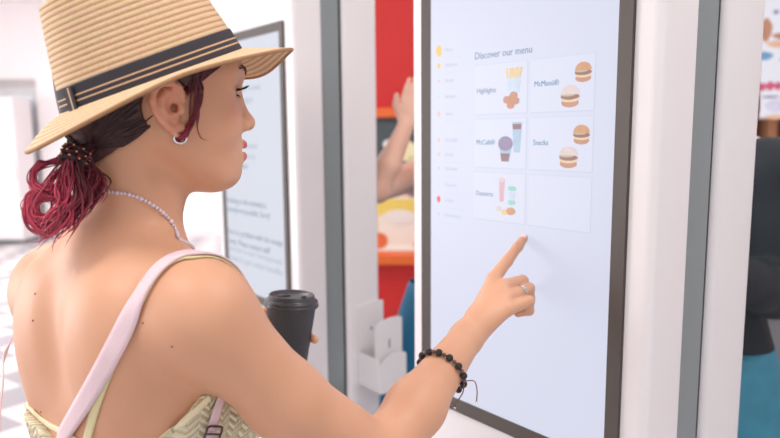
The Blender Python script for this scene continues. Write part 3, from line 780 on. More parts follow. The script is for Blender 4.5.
def cap_post(D, p):
    q = (p-HC) @ HAX.T; f, l, u = q[:, 0], q[:, 1], q[:, 2]
    # hairline: behind this surface only
    line_ = np.where(u > .03, .050+(u-.03)*.5-np.abs(l)*.2, .030+(u-.03)*.9)
    cut = f-line_
    nape = (-.068+.75*(f+.08))-u          # keep above the nape line
    earcut = .026-np.sqrt((f+.001)**2+((u+.001)*.85)**2)
    earcut = np.where(np.abs(l) > .05, earcut, -1)
    return np.maximum(np.maximum(D, cut), np.maximum(nape, earcut))
cv_, cf_ = surface_nets(cap, np.arange(-.42, -.12, .0028, dtype=f32), np.arange(.74, 1.03, .0028, dtype=f32), np.arange(1.44, 1.665, .0028, dtype=f32), cap_post)
me_c, cv_ = np_mesh('hair', cv_, cf_, 3)
hair_cap = link('hair', me_c, M['cap'], Wm, True, world=True)
cbvh = BVHTree.FromPolygons([tuple(v) for v in cv_.tolist()], cf_.tolist())
class Strands(MB):
    def __init__(s): super().__init__(); s.c = []
    def strand(s, path, r, seg=4, dye=(0, 1), tone=.5):
        n = len(path); rs = [r*min(1, (n-1-i)/(n*.35)+.12) for i in range(n)]
        vf = tube(path, rs, seg, cap=False); s.add(vf)
        for i in range(n):
            s.c += [(dye[0]+(dye[1]-dye[0])*i/(n-1), tone, 0, 1)]*seg
    def finish(s, name, m, parent):
        o = s.build(name, m, parent, True, True)
        a = o.data.color_attributes.new('dye', 'FLOAT_COLOR', 'POINT'); a.data.foreach_set('color', np.array(s.c, f32).ravel()); return o
rh = random.Random(11)
TB = PP(75, 156, .800)      # where the tie gathers the hair
st = Strands()
# combed hair over the cap towards the tie
for k in range(320):
    a0 = rh.uniform(-1.1, 1.25); side = rh.choice((-1, -1, 1))
    f0 = rh.uniform(-.05, .055) ; u0 = rh.uniform(-.005, .05)
    pts = []
    A = H(f0, side*.075, u0) if k % 3 else H(f0*.6-.03, side*.07, rh.uniform(-.035, .0))
    for j in range(9):
        t = j/8; p = np.array(A)*(1-t)+TB*t
        lo = cbvh.find_nearest(Vector(p))
        if lo[0] is not None and t < .93:
            p = np.array(lo[0])+np.array(lo[1])*rh.uniform(.0002, .0018)
        pts.append(p)
    q0 = (pts[0]-HC) @ HAX.T
    if np.hypot(q0[0]+.001, (q0[2]+.001)*.9) < .027: continue
    st.strand(spline(pts, 2), rh.uniform(.0006, .0013), 4, (0, .12), rh.random())
# the tail
def tail(targets, n, spread, r0, dye, ctrl_j=.006, seg=4):
    for k in range(n):
        tg = rh.choice(targets)
        off = np.array([rh.gauss(0, 1) for _ in range(3)])
        pts = [TB+off*.005]
        m_ = len(tg)
        for i, (px, py, Y) in enumerate(tg):
            w_ = min(1, (i+1)/m_*1.3)
            pts.append(PP(px, py, Y)+off*spread*w_+np.array([rh.gauss(0, ctrl_j*.4) for _ in range(3)]))
        st.strand(spline(pts, 6), rh.uniform(.6, 1.3)*r0, seg, (dye[0]+rh.uniform(-.05, .1), dye[1]+rh.uniform(-.15, .1)), rh.random())
main = [[(66, 172, .79), (62, 188, .785), (64, 204, .785), (58, 220, .785), (46, 233, .79)], [(72, 174, .785), (74, 192, .78), (70, 208, .78), (60, 222, .785), (50, 236, .79)],
        [(62, 170, .80), (52, 182, .79), (50, 194, .79), (58, 206, .79)], [(68, 176, .79), (66, 196, .785), (70, 210, .785), (58, 226, .79), (42, 232, .795)]]
tail(main, 90, .0066, .0011, (.25, 1.0))
dark = [[(82, 168, .800), (92, 176, .800), (92, 190, .795), (80, 208, .79)], [(88, 166, .805), (98, 178, .81), (97, 190, .80), (84, 205, .795)], [(80, 174, .79), (84, 194, .785), (74, 212, .785), (60, 226, .79)]]
tail(dark, 140, .0055, .0012, (.02, .45))
curls = [[(54, 162, .80), (40, 164, .79), (33, 174, .79), (38, 187, .79), (50, 190, .79), (56, 182, .79)],
         [(48, 164, .80), (34, 172, .795), (33, 186, .79), (44, 196, .785), (56, 200, .785)],
         [(62, 186, .79), (48, 188, .79), (33, 198, .79), (27, 210, .79), (33, 220, .79), (50, 224, .79), (58, 236, .79)],
         [(60, 184, .79), (44, 186, .79), (30, 196, .79), (25, 210, .79), (30, 224, .79), (44, 234, .79), (52, 233, .79)],
         [(60, 190, .79), (44, 194, .79), (35, 204, .79), (38, 214, .79), (54, 216, .79), (64, 208, .79)],
         [(56, 196, .79), (40, 200, .79), (32, 212, .79), (42, 226, .79), (54, 230, .79)]]
for c_ in curls: tail([c_], 20, .0022, .0009, (.35, 1.1), .003)
# fine hair behind the ear and loose side lock
for k in range(0):
    x0 = rh.uniform(112, 150); pts = []
    for j in range(7):
        t = j/6; px = x0-8*t; py = 140+(150-x0)*.3+t*22
        d_ = ray(px, py); h_ = bvh.ray_cast(CAM, d_.normalized())
        if h_[0] is None: break
        pts.append(np.array(h_[0])+np.array(h_[1])*.0008)
    if len(pts) == 7: st.strand(spline(pts, 2), .00045, 3, (.0, .25), rh.random())
def surf(px, py, off=.001, tree=None):
    d_ = ray(px, py).normalized(); h_ = (tree or bvh).ray_cast(CAM, d_)
    return np.array(h_[0])+np.array(h_[1])*off if h_[0] is not None else None
for k in range(0):     # loose wisps behind the ear
    pts = [surf(x+rh.gauss(0, 1.5)+k*.8-6, y, .0012) for x, y in ((152, 126), (154, 138), (158, 150), (160, 160))]
    if all(p is not None for p in pts): st.strand(spline(pts, 5), .0004, 4, (.1, .4), rh.random())
for k in range(38):     # lock in front of the ear, curling back through the earring
    j_ = lambda s_: rh.gauss(0, s_)
    base = [(191+j_(3), 70), (196+j_(2.5), 88), (196+j_(2), 106), (190+j_(1.6), 122), (183+j_(1.5), 134), (176+j_(1.2), 139), (181+j_(1.2), 132)]
    pts = [surf(x, y, rh.uniform(.001, .006)) for x, y in base]
    if all(p is not None for p in pts): st.strand(spline(pts, 4), .0009, 4, (.12, .55), rh.random())
for k in range(10):
    base = [(196+rh.gauss(0, 1.5), 92), (198+rh.gauss(0, 1), 112), (197, 128), (201, 138), (208, 140)]
    pts = [surf(x, y, .0015) for x, y in base]
    if all(p is not None for p in pts): st.strand(spline(pts, 4), .0006, 4, (.3, .7), rh.random())
for k in range(90):     # temple hair
    x0 = rh.uniform(188, 226); y0 = rh.uniform(58, 66); pts = []
    for j in range(6):
        t = j/5; p = surf(x0-(x0-182)*t*.7+rh.gauss(0, .6), y0+t*(36-(x0-188)*.45), .0012)
        if p is None: break
        pts.append(p)
    if len(pts) == 6: st.strand(spline(pts, 2), .0008, 4, (.05, .3), rh.random())
st.finish('hair', M['hair'], Wm)
# tie with copper studs
M['tie'] = mat('hair_tie', srgb(48, 30, 34), .7); M['copper'] = mat('copper_stud', srgb(226, 150, 120), .25, metal=.8)
tie = empty('hair_tie', tuple(TB), label='dark hair tie with small copper studs gathering the red ponytail below the hat', cat='hair tie')
axd = nv(PP(68, 172, .79)-TB); t1 = nv(np.cross(axd, (0, 0, 1.))); t2 = np.cross(axd, t1)
mbt, mbs = MB(), MB()
for r_ in range(3):
    ring = [TB+axd*(r_-1)*.006+(t1*math.cos(a)+t2*math.sin(a))*(.0112+.0010*math.sin(5*a)) for a in [2*PI*k/30 for k in range(30)]]
    mbt.add(tube(ring, .0032, 8, close=True))
    for k in range(9):
        a = 2*PI*k/9+r_*.35; mbs.add(sphere(TB+axd*(r_-1)*.006+(t1*math.cos(a)+t2*math.sin(a))*.0150, .0015, 8, 6))
mbt.build('band', M['tie'], tie, world=True); mbs.build('studs', M['copper'], tie, world=True)

for px, py in ((35, 294), (33, 320.5), (172, 346.7), (41, 412), (143, 323)):
    d_ = ray(px, py).normalized(); h_ = bvh.ray_cast(CAM, d_)
    if h_[0] is not None:
        mb = MB(); mb.add(sphere(h_[0], .0011, 8, 6)); mb.build('mole', bpy.data.materials.get('mole') or mat('mole', srgb(120, 72, 54), .6), Wm, world=True)
# ------------------------------------------------------------------ hat
hp_ = math.radians(21)
yaw_f = nv((.883, .469, 0)); hF = nv(yaw_f*math.cos(hp_)+hu*math.sin(hp_)); hU = nv(hu*math.cos(hp_)-yaw_f*math.sin(hp_)); hL = np.cross(hU, hF)
HO = V3(-.268, .872, 1.563)
HM = Matrix(np.stack([hF, hL, hU]).T.tolist())
def straw_mat():
    m = bpy.data.materials.new('straw_braid'); m.use_nodes = True; nt = m.node_tree; b = nt.nodes['Principled BSDF']
    va = nt.nodes.new('ShaderNodeAttribute'); va.attribute_name = 'arc'
    mt = nt.nodes.new('ShaderNodeMath'); mt.operation = 'FRACT'; nt.links.new(va.outputs['Fac'], mt.inputs[0])
    cr = nt.nodes.new('ShaderNodeValToRGB'); e = cr.color_ramp.elements
    e[0].position = 0; e[0].color = srgb(170, 126, 84); e[1].position = 1; e[1].color = srgb(182, 138, 94)
    for p_, c in ((.14, (200, 160, 116)), (.3, (222, 188, 146)), (.6, (228, 196, 156)), (.85, (212, 176, 132))):
        q = e.new(p_); q.color = srgb(*c)
    nt.links.new(mt.outputs[0], cr.inputs['Fac'])
    tc = nt.nodes.new('ShaderNodeTexCoord'); nz = nt.nodes.new('ShaderNodeTexNoise'); nz.inputs['Scale'].default_value = 420; nz.inputs['Detail'].default_value = 2
    nt.links.new(tc.outputs['Object'], nz.inputs['Vector'])
    mx = nt.nodes.new('ShaderNodeMix'); mx.data_type = 'RGBA'; mx.blend_type = 'OVERLAY'; mx.inputs['Factor'].default_value = .35
    nt.links.new(cr.outputs['Color'], mx.inputs['A']); nt.links.new(nz.outputs['Color'], mx.inputs['B'])
    hs = nt.nodes.new('ShaderNodeHueSaturation'); hs.inputs['Saturation'].default_value = .95; nt.links.new(mx.outputs['Result'], hs.inputs['Color'])
    nt.links.new(hs.outputs['Color'], b.inputs['Base Color']); b.inputs['Roughness'].default_value = .7
    bp = nt.nodes.new('ShaderNodeBump'); bp.inputs['Strength'].default_value = .5; bp.inputs['Distance'].default_value = .0012
    ad = nt.nodes.new('ShaderNodeMath'); ad.operation = 'MULTIPLY_ADD'; ad.inputs[1].default_value = .5
    sn = nt.nodes.new('ShaderNodeMath'); sn.operation = 'PINGPONG'; sn.inputs[1].default_value = .5; nt.links.new(va.outputs['Fac'], sn.inputs[0])
    nt.links.new(nz.outputs['Fac'], ad.inputs[0]); nt.links.new(sn.outputs[0], ad.inputs[2]); nt.links.new(ad.outputs[0], bp.inputs['Height'])
    nt.links.new(bp.outputs['Normal'], b.inputs['Normal'])
    return m
M['straw'] = straw_mat()
hat = empty('straw_hat', tuple(HO), HM.to_3x3(), label='natural straw fedora with black striped band, worn by the woman', cat='hat')
def ringmesh(name, rows, arcs, parent, m, closed_top=False, thick=0):
    n = len(rows[0]); vs = [p for r in rows for p in r]; fs = []
    for i in range(len(rows)-1):
        for j in range(n): k = (j+1) % n; fs.append((i*n+j, i*n+k, (i+1)*n+k, (i+1)*n+j))
    o = py_obj(name, vs, fs, m, parent, True)
    a = o.data.attributes.new('arc', 'FLOAT', 'POINT'); a.data.foreach_set('value', np.array([x for q in arcs for x in [q]*n], f32))
    if thick: md = o.modifiers.new('thick', 'SOLIDIFY'); md.thickness = thick; md.offset = 0
    return o
A0, B0 = .1075, .0870
n_ = 96; SP = .0062
def crown_pt(t, a):
    """t 0 base .. 1 top rim .. >1 into the dent"""
    ca, sa = math.cos(a), math.sin(a)
    pinch = math.exp(-((abs(a if a < PI else a-2*PI)-.62)/.33)**2)
    if t <= 1:
        h = .113*t; w = 1-.20*t-.05*t*t; wf = 1-.17*t-.12*t*t if ca > 0 else w
        return ((A0-.003*max(ca, 0))*ca*(wf*max(ca, 0)+w*(1-max(ca, 0)))+(-.002*t), B0*sa*(w-.16*pinch*t*t), h+.004*ca*t)
    s_ = t-1; k = 1-s_
    x, y, z = crown_pt(1, a)
    r = max(k, 0)**.9
    dent = .010*(1-abs(sa)**.5*.4)*(1-k**2)
    return (x*r, y*r, z+.006*math.sin(min(1, s_*5)*PI)*.6-dent)
rows, arcs = [], []
L = 0; prev = None
ts = [i/60 for i in range(61)]+[1+i/24 for i in range(1, 24)]
for t in ts:
    row = [crown_pt(t, 2*PI*k/n_) for k in range(n_)]
    if prev is not None: L += (Vector(row[24])-Vector(prev[24])).length
    prev = row; arcs.append(L/SP)
    fr_ = abs((L/SP) % 1-.0); g = .0006*math.sin(PI*fr_)
    rows.append([(x+g*math.cos(2*PI*k/n_), y+g*math.sin(2*PI*k/n_), z) for k, (x, y, z) in enumerate(row)])
ringmesh('crown', rows, arcs, hat, M['straw'], thick=.0022)
def brim_pt(s_, a):
    """s_ 0 at crown .. 1 at the edge"""
    ca, sa = math.cos(a), math.sin(a)
    w = .052+.003*max(ca, 0)**2
    x = (A0+w*s_)*ca; y = (B0+w*s_*.92)*sa
    side = abs(sa)**1.6
    fr = max(ca, 0); bk_ = max(-ca, 0)
    z = -s_*.003*side-s_**1.5*.024*bk_**1.5-.020*s_*fr**1.5
    z += .012*s_*side*(1-s_)*0
    aa = a if a < PI else a-2*PI
    z -= .022*s_**1.5*math.exp(-((aa-.55)/.42)**2)
    return (x, y, z)
rows, arcs = [], []
for i in range(65):
    s_ = i/64
    row = []
    g = .0009*abs(math.sin(PI*s_*8))
    for k in range(n_):
        x, y, z = brim_pt(s_, 2*PI*k/n_); row.append((x, y, z+g))
    rows.append(row); arcs.append(s_*8)
ringmesh('brim', rows, arcs, hat, M['straw'], thick=.0022)
edge = [brim_pt(1.0, 2*PI*k/96) for k in range(96)]
mb = MB(); mb.add(tube(edge, .0022, 8, close=True)); o = mb.build('brim_edge', M['straw'], hat)
# band with two straw-coloured stripes
def band_mat():
    m = bpy.data.materials.new('band_ribbon'); m.use_nodes = True; nt = m.node_tree; b = nt.nodes['Principled BSDF']
    va = nt.nodes.new('ShaderNodeAttribute'); va.attribute_name = 'arc'
    cr = nt.nodes.new('ShaderNodeValToRGB'); cr.color_ramp.interpolation = 'CONSTANT'; e = cr.color_ramp.elements
    blk, tan = srgb(52, 50, 58), srgb(214, 176, 138)
    e[0].position = 0; e[0].color = blk; e[1].position = .26; e[1].color = tan
    for p_, c in ((.33, blk), (.50, tan), (.57, blk)): q = e.new(p_); q.color = c
    nt.links.new(va.outputs['Fac'], cr.inputs['Fac']); nt.links.new(cr.outputs['Color'], b.inputs['Base Color']); b.inputs['Roughness'].default_value = .75
    tc = nt.nodes.new('ShaderNodeTexCoord'); wv = nt.nodes.new('ShaderNodeTexWave'); wv.inputs['Scale'].default_value = 260; wv.bands_direction = 'Z'
    nt.links.new(tc.outputs['Object'], wv.inputs['Vector']); bp = nt.nodes.new('ShaderNodeBump'); bp.inputs['Strength'].default_value = .25; bp.inputs['Distance'].default_value = .0005
    nt.links.new(wv.outputs['Fac'], bp.inputs['Height']); nt.links.new(bp.outputs['Normal'], b.inputs['Normal'])
    return m
M['band'] = band_mat()
rows, arcs = [], []
for i in range(16):
    t = .012+i/15*.215; row = []
    for k in range(n_):
        a = 2*PI*k/n_; x, y, z = crown_pt(t, a); row.append((x+.0022*math.cos(a), y+.0022*math.sin(a), z))
    rows.append(row); arcs.append(i/15)
ringmesh('band', rows, arcs, hat, M['band'], thick=.0012)
# ribbon keeper on the band at the back left
mb = MB(); kr = []
ak = math.radians(207)
for i in range(9):
    t = .004+i/8*.21; x, y, z = crown_pt(t, ak); kr.append(Vector((x+.005*math.cos(ak), y+.005*math.sin(ak), z)))
tv = Vector((-math.sin(ak), math.cos(ak), 0)); nn = Vector((math.cos(ak), math.sin(ak), 0))
vs = []; fs = []
for p in kr:
    for a, b in ((-.007, -.001), (.007, -.001), (.007, .0015), (-.007, .0015)): vs.append(p+tv*a+nn*b)
for i in range(len(kr)-1):
    for j in range(4): l = (j+1) % 4; fs.append((i*4+j, i*4+l, (i+1)*4+l, (i+1)*4+j))
fs += [(0, 1, 2, 3), tuple((len(kr)-1)*4+j for j in range(4))]
kp = py_obj('band_keeper', vs, fs, M['band'], hat)
a = kp.data.attributes.new('arc', 'FLOAT', 'POINT'); a.data.foreach_set('value', np.array([(.05, .45, .45, .05)[i % 4] for i in range(len(vs))], f32))

# ------------------------------------------------------------------ dress top (offset of the torso) and trousers
def tlat(p): return (p-BC) @ bl
def top_post(D, p):
    t = tlat(p); f = (p-BC) @ bf; z = p[:, 2]
    zb = np.interp(t, [-.17, -.14, -.11, -.07, 0, .07, .13, .17], [1.222, 1.196, 1.142, 1.09, 1.13, 1.156, 1.155, 1.17])
    zf = np.interp(t, [-.15, -.07, 0, .07, .15], [1.24, 1.275, 1.255, 1.275, 1.22])
    w = np.clip((f+.02)/.06, 0, 1); zt = zb*(1-w)+zf*w
    return np.maximum(np.maximum(D-.0085, z-zt), 1.0-z)
tv_, tf_ = surface_nets(torso, np.arange(-.60, -.10, .0029, dtype=f32), np.arange(.66, 1.09, .0029, dtype=f32), np.arange(.985, 1.31, .0029, dtype=f32), top_post)
me_t, tv_ = np_mesh('top', tv_, tf_, 1)
def knit_mat():
    m = bpy.data.materials.new('cream_weave'); m.use_nodes = True; nt = m.node_tree; b = nt.nodes['Principled BSDF']
    N_ = lambda t, **k: nt.nodes.new(t)
    tc = N_('ShaderNodeTexCoord'); vr = N_('ShaderNodeVectorRotate'); vr.rotation_type = 'Z_AXIS'; vr.inputs['Angle'].default_value = -math.atan2(bl[1], bl[0])
    nt.links.new(tc.outputs['Object'], vr.inputs['Vector']); sx = N_('ShaderNodeSeparateXYZ'); nt.links.new(vr.outputs['Vector'], sx.inputs[0])
    # u runs around the body (either horizontal axis), v upward
    au = N_('ShaderNodeMath'); au.operation = 'SUBTRACT'; nt.links.new(sx.outputs['X'], au.inputs[0]); nt.links.new(sx.outputs['Y'], au.inputs[1])
    pg = N_('ShaderNodeMath'); pg.operation = 'PINGPONG'; pg.inputs[1].default_value = .012; nt.links.new(au.outputs[0], pg.inputs[0])
    ad = N_('ShaderNodeMath'); ad.operation = 'MULTIPLY_ADD'; ad.inputs[1].default_value = .75; nt.links.new(pg.outputs[0], ad.inputs[0]); nt.links.new(sx.outputs['Z'], ad.inputs[2])
    p2 = N_('ShaderNodeMath'); p2.operation = 'PINGPONG'; p2.inputs[1].default_value = .0045; nt.links.new(ad.outputs[0], p2.inputs[0])
    ml = N_('ShaderNodeMath'); ml.operation = 'MULTIPLY'; ml.inputs[1].default_value = 1/.0045; nt.links.new(p2.outputs[0], ml.inputs[0])
    e1 = N_('ShaderNodeMath'); e1.operation = 'DIVIDE'; e1.inputs[1].default_value = .012; nt.links.new(pg.outputs[0], e1.inputs[0])
    cr = N_('ShaderNodeValToRGB'); e = cr.color_ramp.elements; e[0].position = .1; e[0].color = srgb(224, 212, 164); e[1].position = .55; e[1].color = srgb(250, 245, 216)
    nt.links.new(ml.outputs[0], cr.inputs['Fac']); nt.links.new(cr.outputs['Color'], b.inputs['Base Color']); b.inputs['Roughness'].default_value = .75
    bp = N_('ShaderNodeBump'); bp.inputs['Strength'].default_value = 1; bp.inputs['Distance'].default_value = .004
    nt.links.new(ml.outputs[0], bp.inputs['Height']); nt.links.new(bp.outputs['Normal'], b.inputs['Normal'])
    return m
M['knit'] = knit_mat(); M['trimc'] = mat('cream_edge', srgb(242, 234, 196), .75, bump=.4, scale=400); M['cream'] = mat('cream_strap', srgb(226, 220, 172), .7, bump=.3, scale=300)
link('top', me_t, M['knit'], Wm, True, world=True)
def tr_post(D, p): return np.maximum(np.maximum(D-.007, p[:, 2]-1.015), .075-p[:, 2])
rv_, rf_ = surface_nets(torso[8:10]+legs, np.arange(-.60, -.05, .008, dtype=f32), np.arange(.62, 1.12, .008, dtype=f32), np.arange(.06, 1.04, .008, dtype=f32), tr_post)
me_r, rv_ = np_mesh('trousers', rv_, rf_, 2); link('trousers', me_r, mat('light_denim', srgb(170, 190, 210), .8, var=.1), Wm, True, world=True)
feet = [q for i, q in enumerate(legs) if i % 5 >= 3]
def sh_post(D, p): return np.maximum(np.maximum(D-.006, p[:, 2]-.085), .002-p[:, 2])
for sg, nm in ((0, 'shoe'), (1, 'shoe')):
    v_, f_ = surface_nets(feet[sg*2:sg*2+2], np.arange(-.60, -.02, .006, dtype=f32), np.arange(.62, 1.16, .006, dtype=f32), np.arange(-.01, .12, .005, dtype=f32), sh_post)
    me_, v_ = np_mesh('shoe', v_, f_, 1); link('shoe', me_, M['white2'], Wm, True, world=True)

# ------------------------------------------------------------------ straps as ribbons lying on the skin
tbvh = BVHTree.FromPolygons([tuple(v) for v in tv_.tolist()], tf_.tolist())
def cast(px, py, off):
    d_ = ray(px, py).normalized(); best = None
    for t_ in (bvh, tbvh):
        h_ = t_.ray_cast(CAM, d_)
        if h_[0] is not None and (best is None or h_[3] < best[3]): best = h_
    return (Vector(best[0])+best[1]*off, best[1]) if best else None
def snap(p, off):
    h_ = bvh.find_nearest(Vector(p)); return (h_[0]+h_[1]*off, h_[1])
def ribbon(name, items, w, m, parent, th=.0016, world=True):
    """items: (point, normal); smoothed path"""
    pts = spline([i[0] for i in items], 6); nr = spline([i[1] for i in items], 6); n = len(pts); vs = []; fs = []
    for i in range(n):
        t = (pts[min(i+1, n-1)]-pts[max(i-1, 0)]).normalized(); N_ = (nr[i]-t*nr[i].dot(t)).normalized(); S = t.cross(N_)
        ww = w(i/(n-1)) if callable(w) else w
        prof = [(-1, 0), (-1, 1), (-.5, 1.15), (0, 1.2), (.5, 1.15), (1, 1), (1, 0)]
        for a, b in prof: vs.append(pts[i]+S*a*ww/2+N_*b*th)
    k = 7
    for i in range(n-1):
        for j in range(k): l = (j+1) % k; fs.append((i*k+j, i*k+l, (i+1)*k+l, (i+1)*k+j))
    fs += [tuple(range(k)), tuple((n-1)*k+j for j in range(k))]
    return py_obj(name, vs, fs, m, parent, True, world)
M['pink'] = mat('pink_webbing', srgb(232, 208, 214), .75, var=.02, bump=.3, scale=500)
pk = empty('backpack', tuple(Bp(-.24, 0, .86)), label='small pale pink backpack hanging low on the woman by webbing straps', cat='backpack')
items = []
for px, py in ((66, 436), (88, 399), (108, 363), (126, 328), (142, 298), (156, 276), (170, 263), (184, 257), (195, 256)):
    c_ = cast(px, py, .0035)
    if c_: items.append(c_)
lowest = items[0][0]
l_ = np.array(items[-1][0]); front = [snap(l_+bf*d-bu*(d*d*7), .003) for d in (.018, .036, .055, .08)]
front = [(Vector(a), Vector(b)) for a, b in front]
ribbon('shoulder_strap', [(Vector(PP(40, 500, .755)), items[0][1]), (Vector(PP(55, 462, .775)), items[0][1])]+items+front, lambda t: .021, M['pink'], pk, .002)
low = [cast(x, y, .004) for x, y in ((217, 402), (213, 414), (209, 427), (203, 446))]
low = [l for l in low if l]
if len(low) >= 2:
    s0 = [(low[0][0]+Vector((.012, .02, .035)), low[0][1])]
    ls = ribbon('lower_strap', s0+low+[(Vector(Bp(-.13, -.14, .92)), Vector(-bf))], .013, M['pink'], pk, .0016)
    # adjuster buckle
    q = cast(208, 431, .009); t_ = (low[-1][0]-low[0][0]).normalized(); S = t_.cross(q[1]).normalized()
    pth = []
    for a in range(24):
        an_ = 2*PI*a/24; c_, s_ = math.cos(an_), math.sin(an_)
        e_ = .35; pth.append(q[0]+S*(.0115*math.copysign(abs(c_)**e_, c_))+t_*(.009*math.copysign(abs(s_)**e_, s_)))
    mb = MB(); mb.add(tube(pth, .0013, 8, close=True)); mb.add(tube([q[0]-S*.011, q[0]+S*.011], .0011, 8))
    mb.build('buckle', mat('dark_buckle', srgb(92, 70, 72), .3, metal=.7), pk, world=True)
# left strap: leaves the far shoulder and hangs free beside the arm
lft = [(Vector(PP(36, 325, 1.10)), Vector((-.8, -.5, .2))), (Vector(PP(7, 352, 1.06)), Vector((-.6, -.7, 0))), (Vector(PP(4, 380, .99)), Vector((-.6, -.7, 0))), (Vector(PP(1, 410, .93)), Vector((-.6, -.7, 0))), (Vector(PP(-2, 446, .86)), Vector((-.6, -.7, 0)))]
s0 = [snap(Bp(.12, .13, 1.22), .004)]
ribbon('shoulder_strap', [(Vector(a), Vector(b)) for a, b in s0]+lft+[(Vector(Bp(-.16, .07, 1.06)), Vector(-bf))], .02, M['pink'], pk, .002)
bm = bmesh.new()
box(bm, -.13, .13, -.05, .05, -.14, .17, bev=.03, seg=4)
o = bm_obj('bag_body', bm, M['pink'], pk, True); o.rotation_euler = (0, 0, math.atan2(bl[1], bl[0]))
bm = bmesh.new(); box(bm, -.10, .10, -.072, -.048, -.11, .03, bev=.008)
pc = bm_obj('front_pocket', bm, M['pink'], pk, True); pc.rotation_euler = (0, 0, math.atan2(-bl[1], -bl[0]))
# stitched edge of the low back
for pl in (((160, 440), (170, 431.5), (180, 424), (188, 417), (196, 409.5), (203, 403), (209, 397)), ((27.5, 404), (34, 411), (42, 418.5), (51, 425), (62, 431), (73, 437), (80, 442))):
    it = [c_ for c_ in (cast(x, y, .0002) for x, y in pl) if c_]
    if len(it) > 3: ribbon('neckline_trim', it, .0075, M['trimc'], Wm, .0022)
# cream dress strap
items = [c_ for c_ in (cast(x, y, .001) for x, y in ((87, 448), (90, 432), (96, 408), (103, 386), (112, 364), (121, 343), (130, 324), (141, 303), (155, 279), (169, 265), (183, 259), (193, 258))) if c_]
l_ = np.array(items[-1][0])
ribbon('top_strap', items+[(Vector(a), Vector(b)) for a, b in [snap(l_+bf*d-bu*(d*d*7), .0005) for d in (.018, .036, .055, .08)]], .011, M['cream'], Wm)
# ------------------------------------------------------------------ jewellery
M['pearl'] = mat('necklace_bead', srgb(226, 218, 230), .18, var=.2, scale=200, coat=.6); M['silver'] = mat('silver', srgb(224, 220, 222), .18, metal=1)
nk_pts = []
for px, py in ((96, 189), (105, 191), (116, 192.5), (127, 194), (138, 197.5), (149, 203), (159, 210), (168, 219), (175, 230), (179, 240)):
    c_ = cast(px, py, .0015)
    if c_: nk_pts.append(c_[0])
# close the loop round the front and far side of the neck
nc = PP(138, 215, .875); ang = lambda p: math.atan2(p[1]-nc[1], p[0]-nc[0])
a0_, a1_ = ang(nk_pts[-1]), ang(nk_pts[0])
while a1_ < a0_: a1_ += 2*PI
fr_pts = []
for j in range(1, 12):
    t = j/12; a = a0_+(a1_-a0_)*t; z_ = nk_pts[-1].z*(1-t)+nk_pts[0].z*t-.024*math.sin(PI*min(1, t*1.3))-.022*min(1, t*5)*(1-t)
    o_ = Vector((nc[0]+.2*math.cos(a), nc[1]+.2*math.sin(a), z_)); h_ = bvh.ray_cast(Vector((nc[0], nc[1], z_)), Vector((math.cos(a), math.sin(a), 0)))
    if h_[0] is not None: fr_pts.append(h_[0]+Vector((math.cos(a), math.sin(a), 0))*.0015)
loop = spline(nk_pts+fr_pts+[nk_pts[0]], 14)
necklace = empty('necklace', tuple(nk_pts[0]), label='thin pale bead necklace around the bare neck of the woman', cat='necklace')
cord = MB(); cord.add(tube(loop[:-1], .0006, 5, close=True)); cord.build('thread', M['silver'], necklace, world=True)
mbn = MB(); acc_ = 0; last = loop[0]; tot = 0; nbead = 0
for p in loop:
    acc_ += (p-last).length; last = p
    if acc_ >= .0043:
        acc_ = 0; nbead += 1; mbn.add(sphere(p, .0021 if nbead % 3 else .0026, 8, 6))
mb_o = mbn.build('beads', M['pearl'], necklace, world=True); tag(mb_o, kind='stuff')
# earring
ec = H(.010, -.0800, -.0360)
er = empty('hoop_earring', tuple(ec), label='small silver hoop earring in the right ear lobe', cat='earring')
ring = [ec+(hf*math.cos(a)*1.0+hu*math.sin(a)*.8)*.0066 for a in [2*PI*k/32 for k in range(32)]]
mb = MB(); mb.add(tube(ring, .0017, 8, close=True)); mb.build('hoop', M['silver'], er, world=True)
mb = MB(); mb.add(sphere(ec+hu*.0055, .0018)); mb.build('clasp', M['silver'], er, world=True)
# bracelet of dark stone beads with cord ends
ax_f = nv(Wr-El); bc = El+(Wr-El)*.68
bt1 = nv(np.cross(ax_f, (0, 0, 1.))); bt2 = np.cross(ax_f, bt1)
brc = empty('bead_bracelet', tuple(bc), label='dark lava stone bead bracelet with brown cord ends on the raised wrist', cat='bracelet')
M['lava'] = mat('lava_bead', srgb(52, 44, 46), .65, var=.3, scale=400, bump=.8); M['gun'] = mat('gunmetal_bead', srgb(118, 106, 104), .3, metal=.8); M['cordm'] = mat('brown_cord', srgb(140, 96, 70), .7)
axt = nv(ax_f+bt2*.0-np.array([0, 0, .0]))
loopb = []
nb_ = 26
for k in range(nb_*4):
    a = 2*PI*k/(nb_*4); d_ = bt1*math.cos(a)+bt2*math.sin(a); c0 = bc+axt*0
    h_ = bvh.ray_cast(Vector(c0+d_*.08), Vector(-d_)); loopb.append(h_[0]+Vector(d_)*.0045)
mb = MB(); mb.add(tube(loopb, .0008, 5, close=True)); mb.build('cord', M['cordm'], brc, world=True)
for k in range(nb_):
    big = k % 2 == 0
    mb = MB(); mb.add(sphere(loopb[k*4], .0052 if big else .0030, 12, 9)); mb.build('bead', M['lava'] if big else M['gun'], brc, world=True)
kn = Vector(PP(468, 377, .985))
kk = min(loopb, key=lambda p: (p-kn).length)
for pth in ([(469, 378, 0), (474, 381, 0), (477, 390, .0), (476.5, 402, 0)], [(464, 383, 0), (463, 392, 0), (457, 402, 0), (455, 408, 0)]):
    Yk = kk.y
    pts = [kk]+[Vector(PP(x, y, Yk-.004)) for x, y, _ in pth[1:]]
    mb = MB(); mb.add(tube(spline(pts, 6), .00085, 6), 0); mb.add(sphere(pts[-1], .0017), 1); mb.build('cord_end', [M['cordm'], M['silver']], brc, world=True)
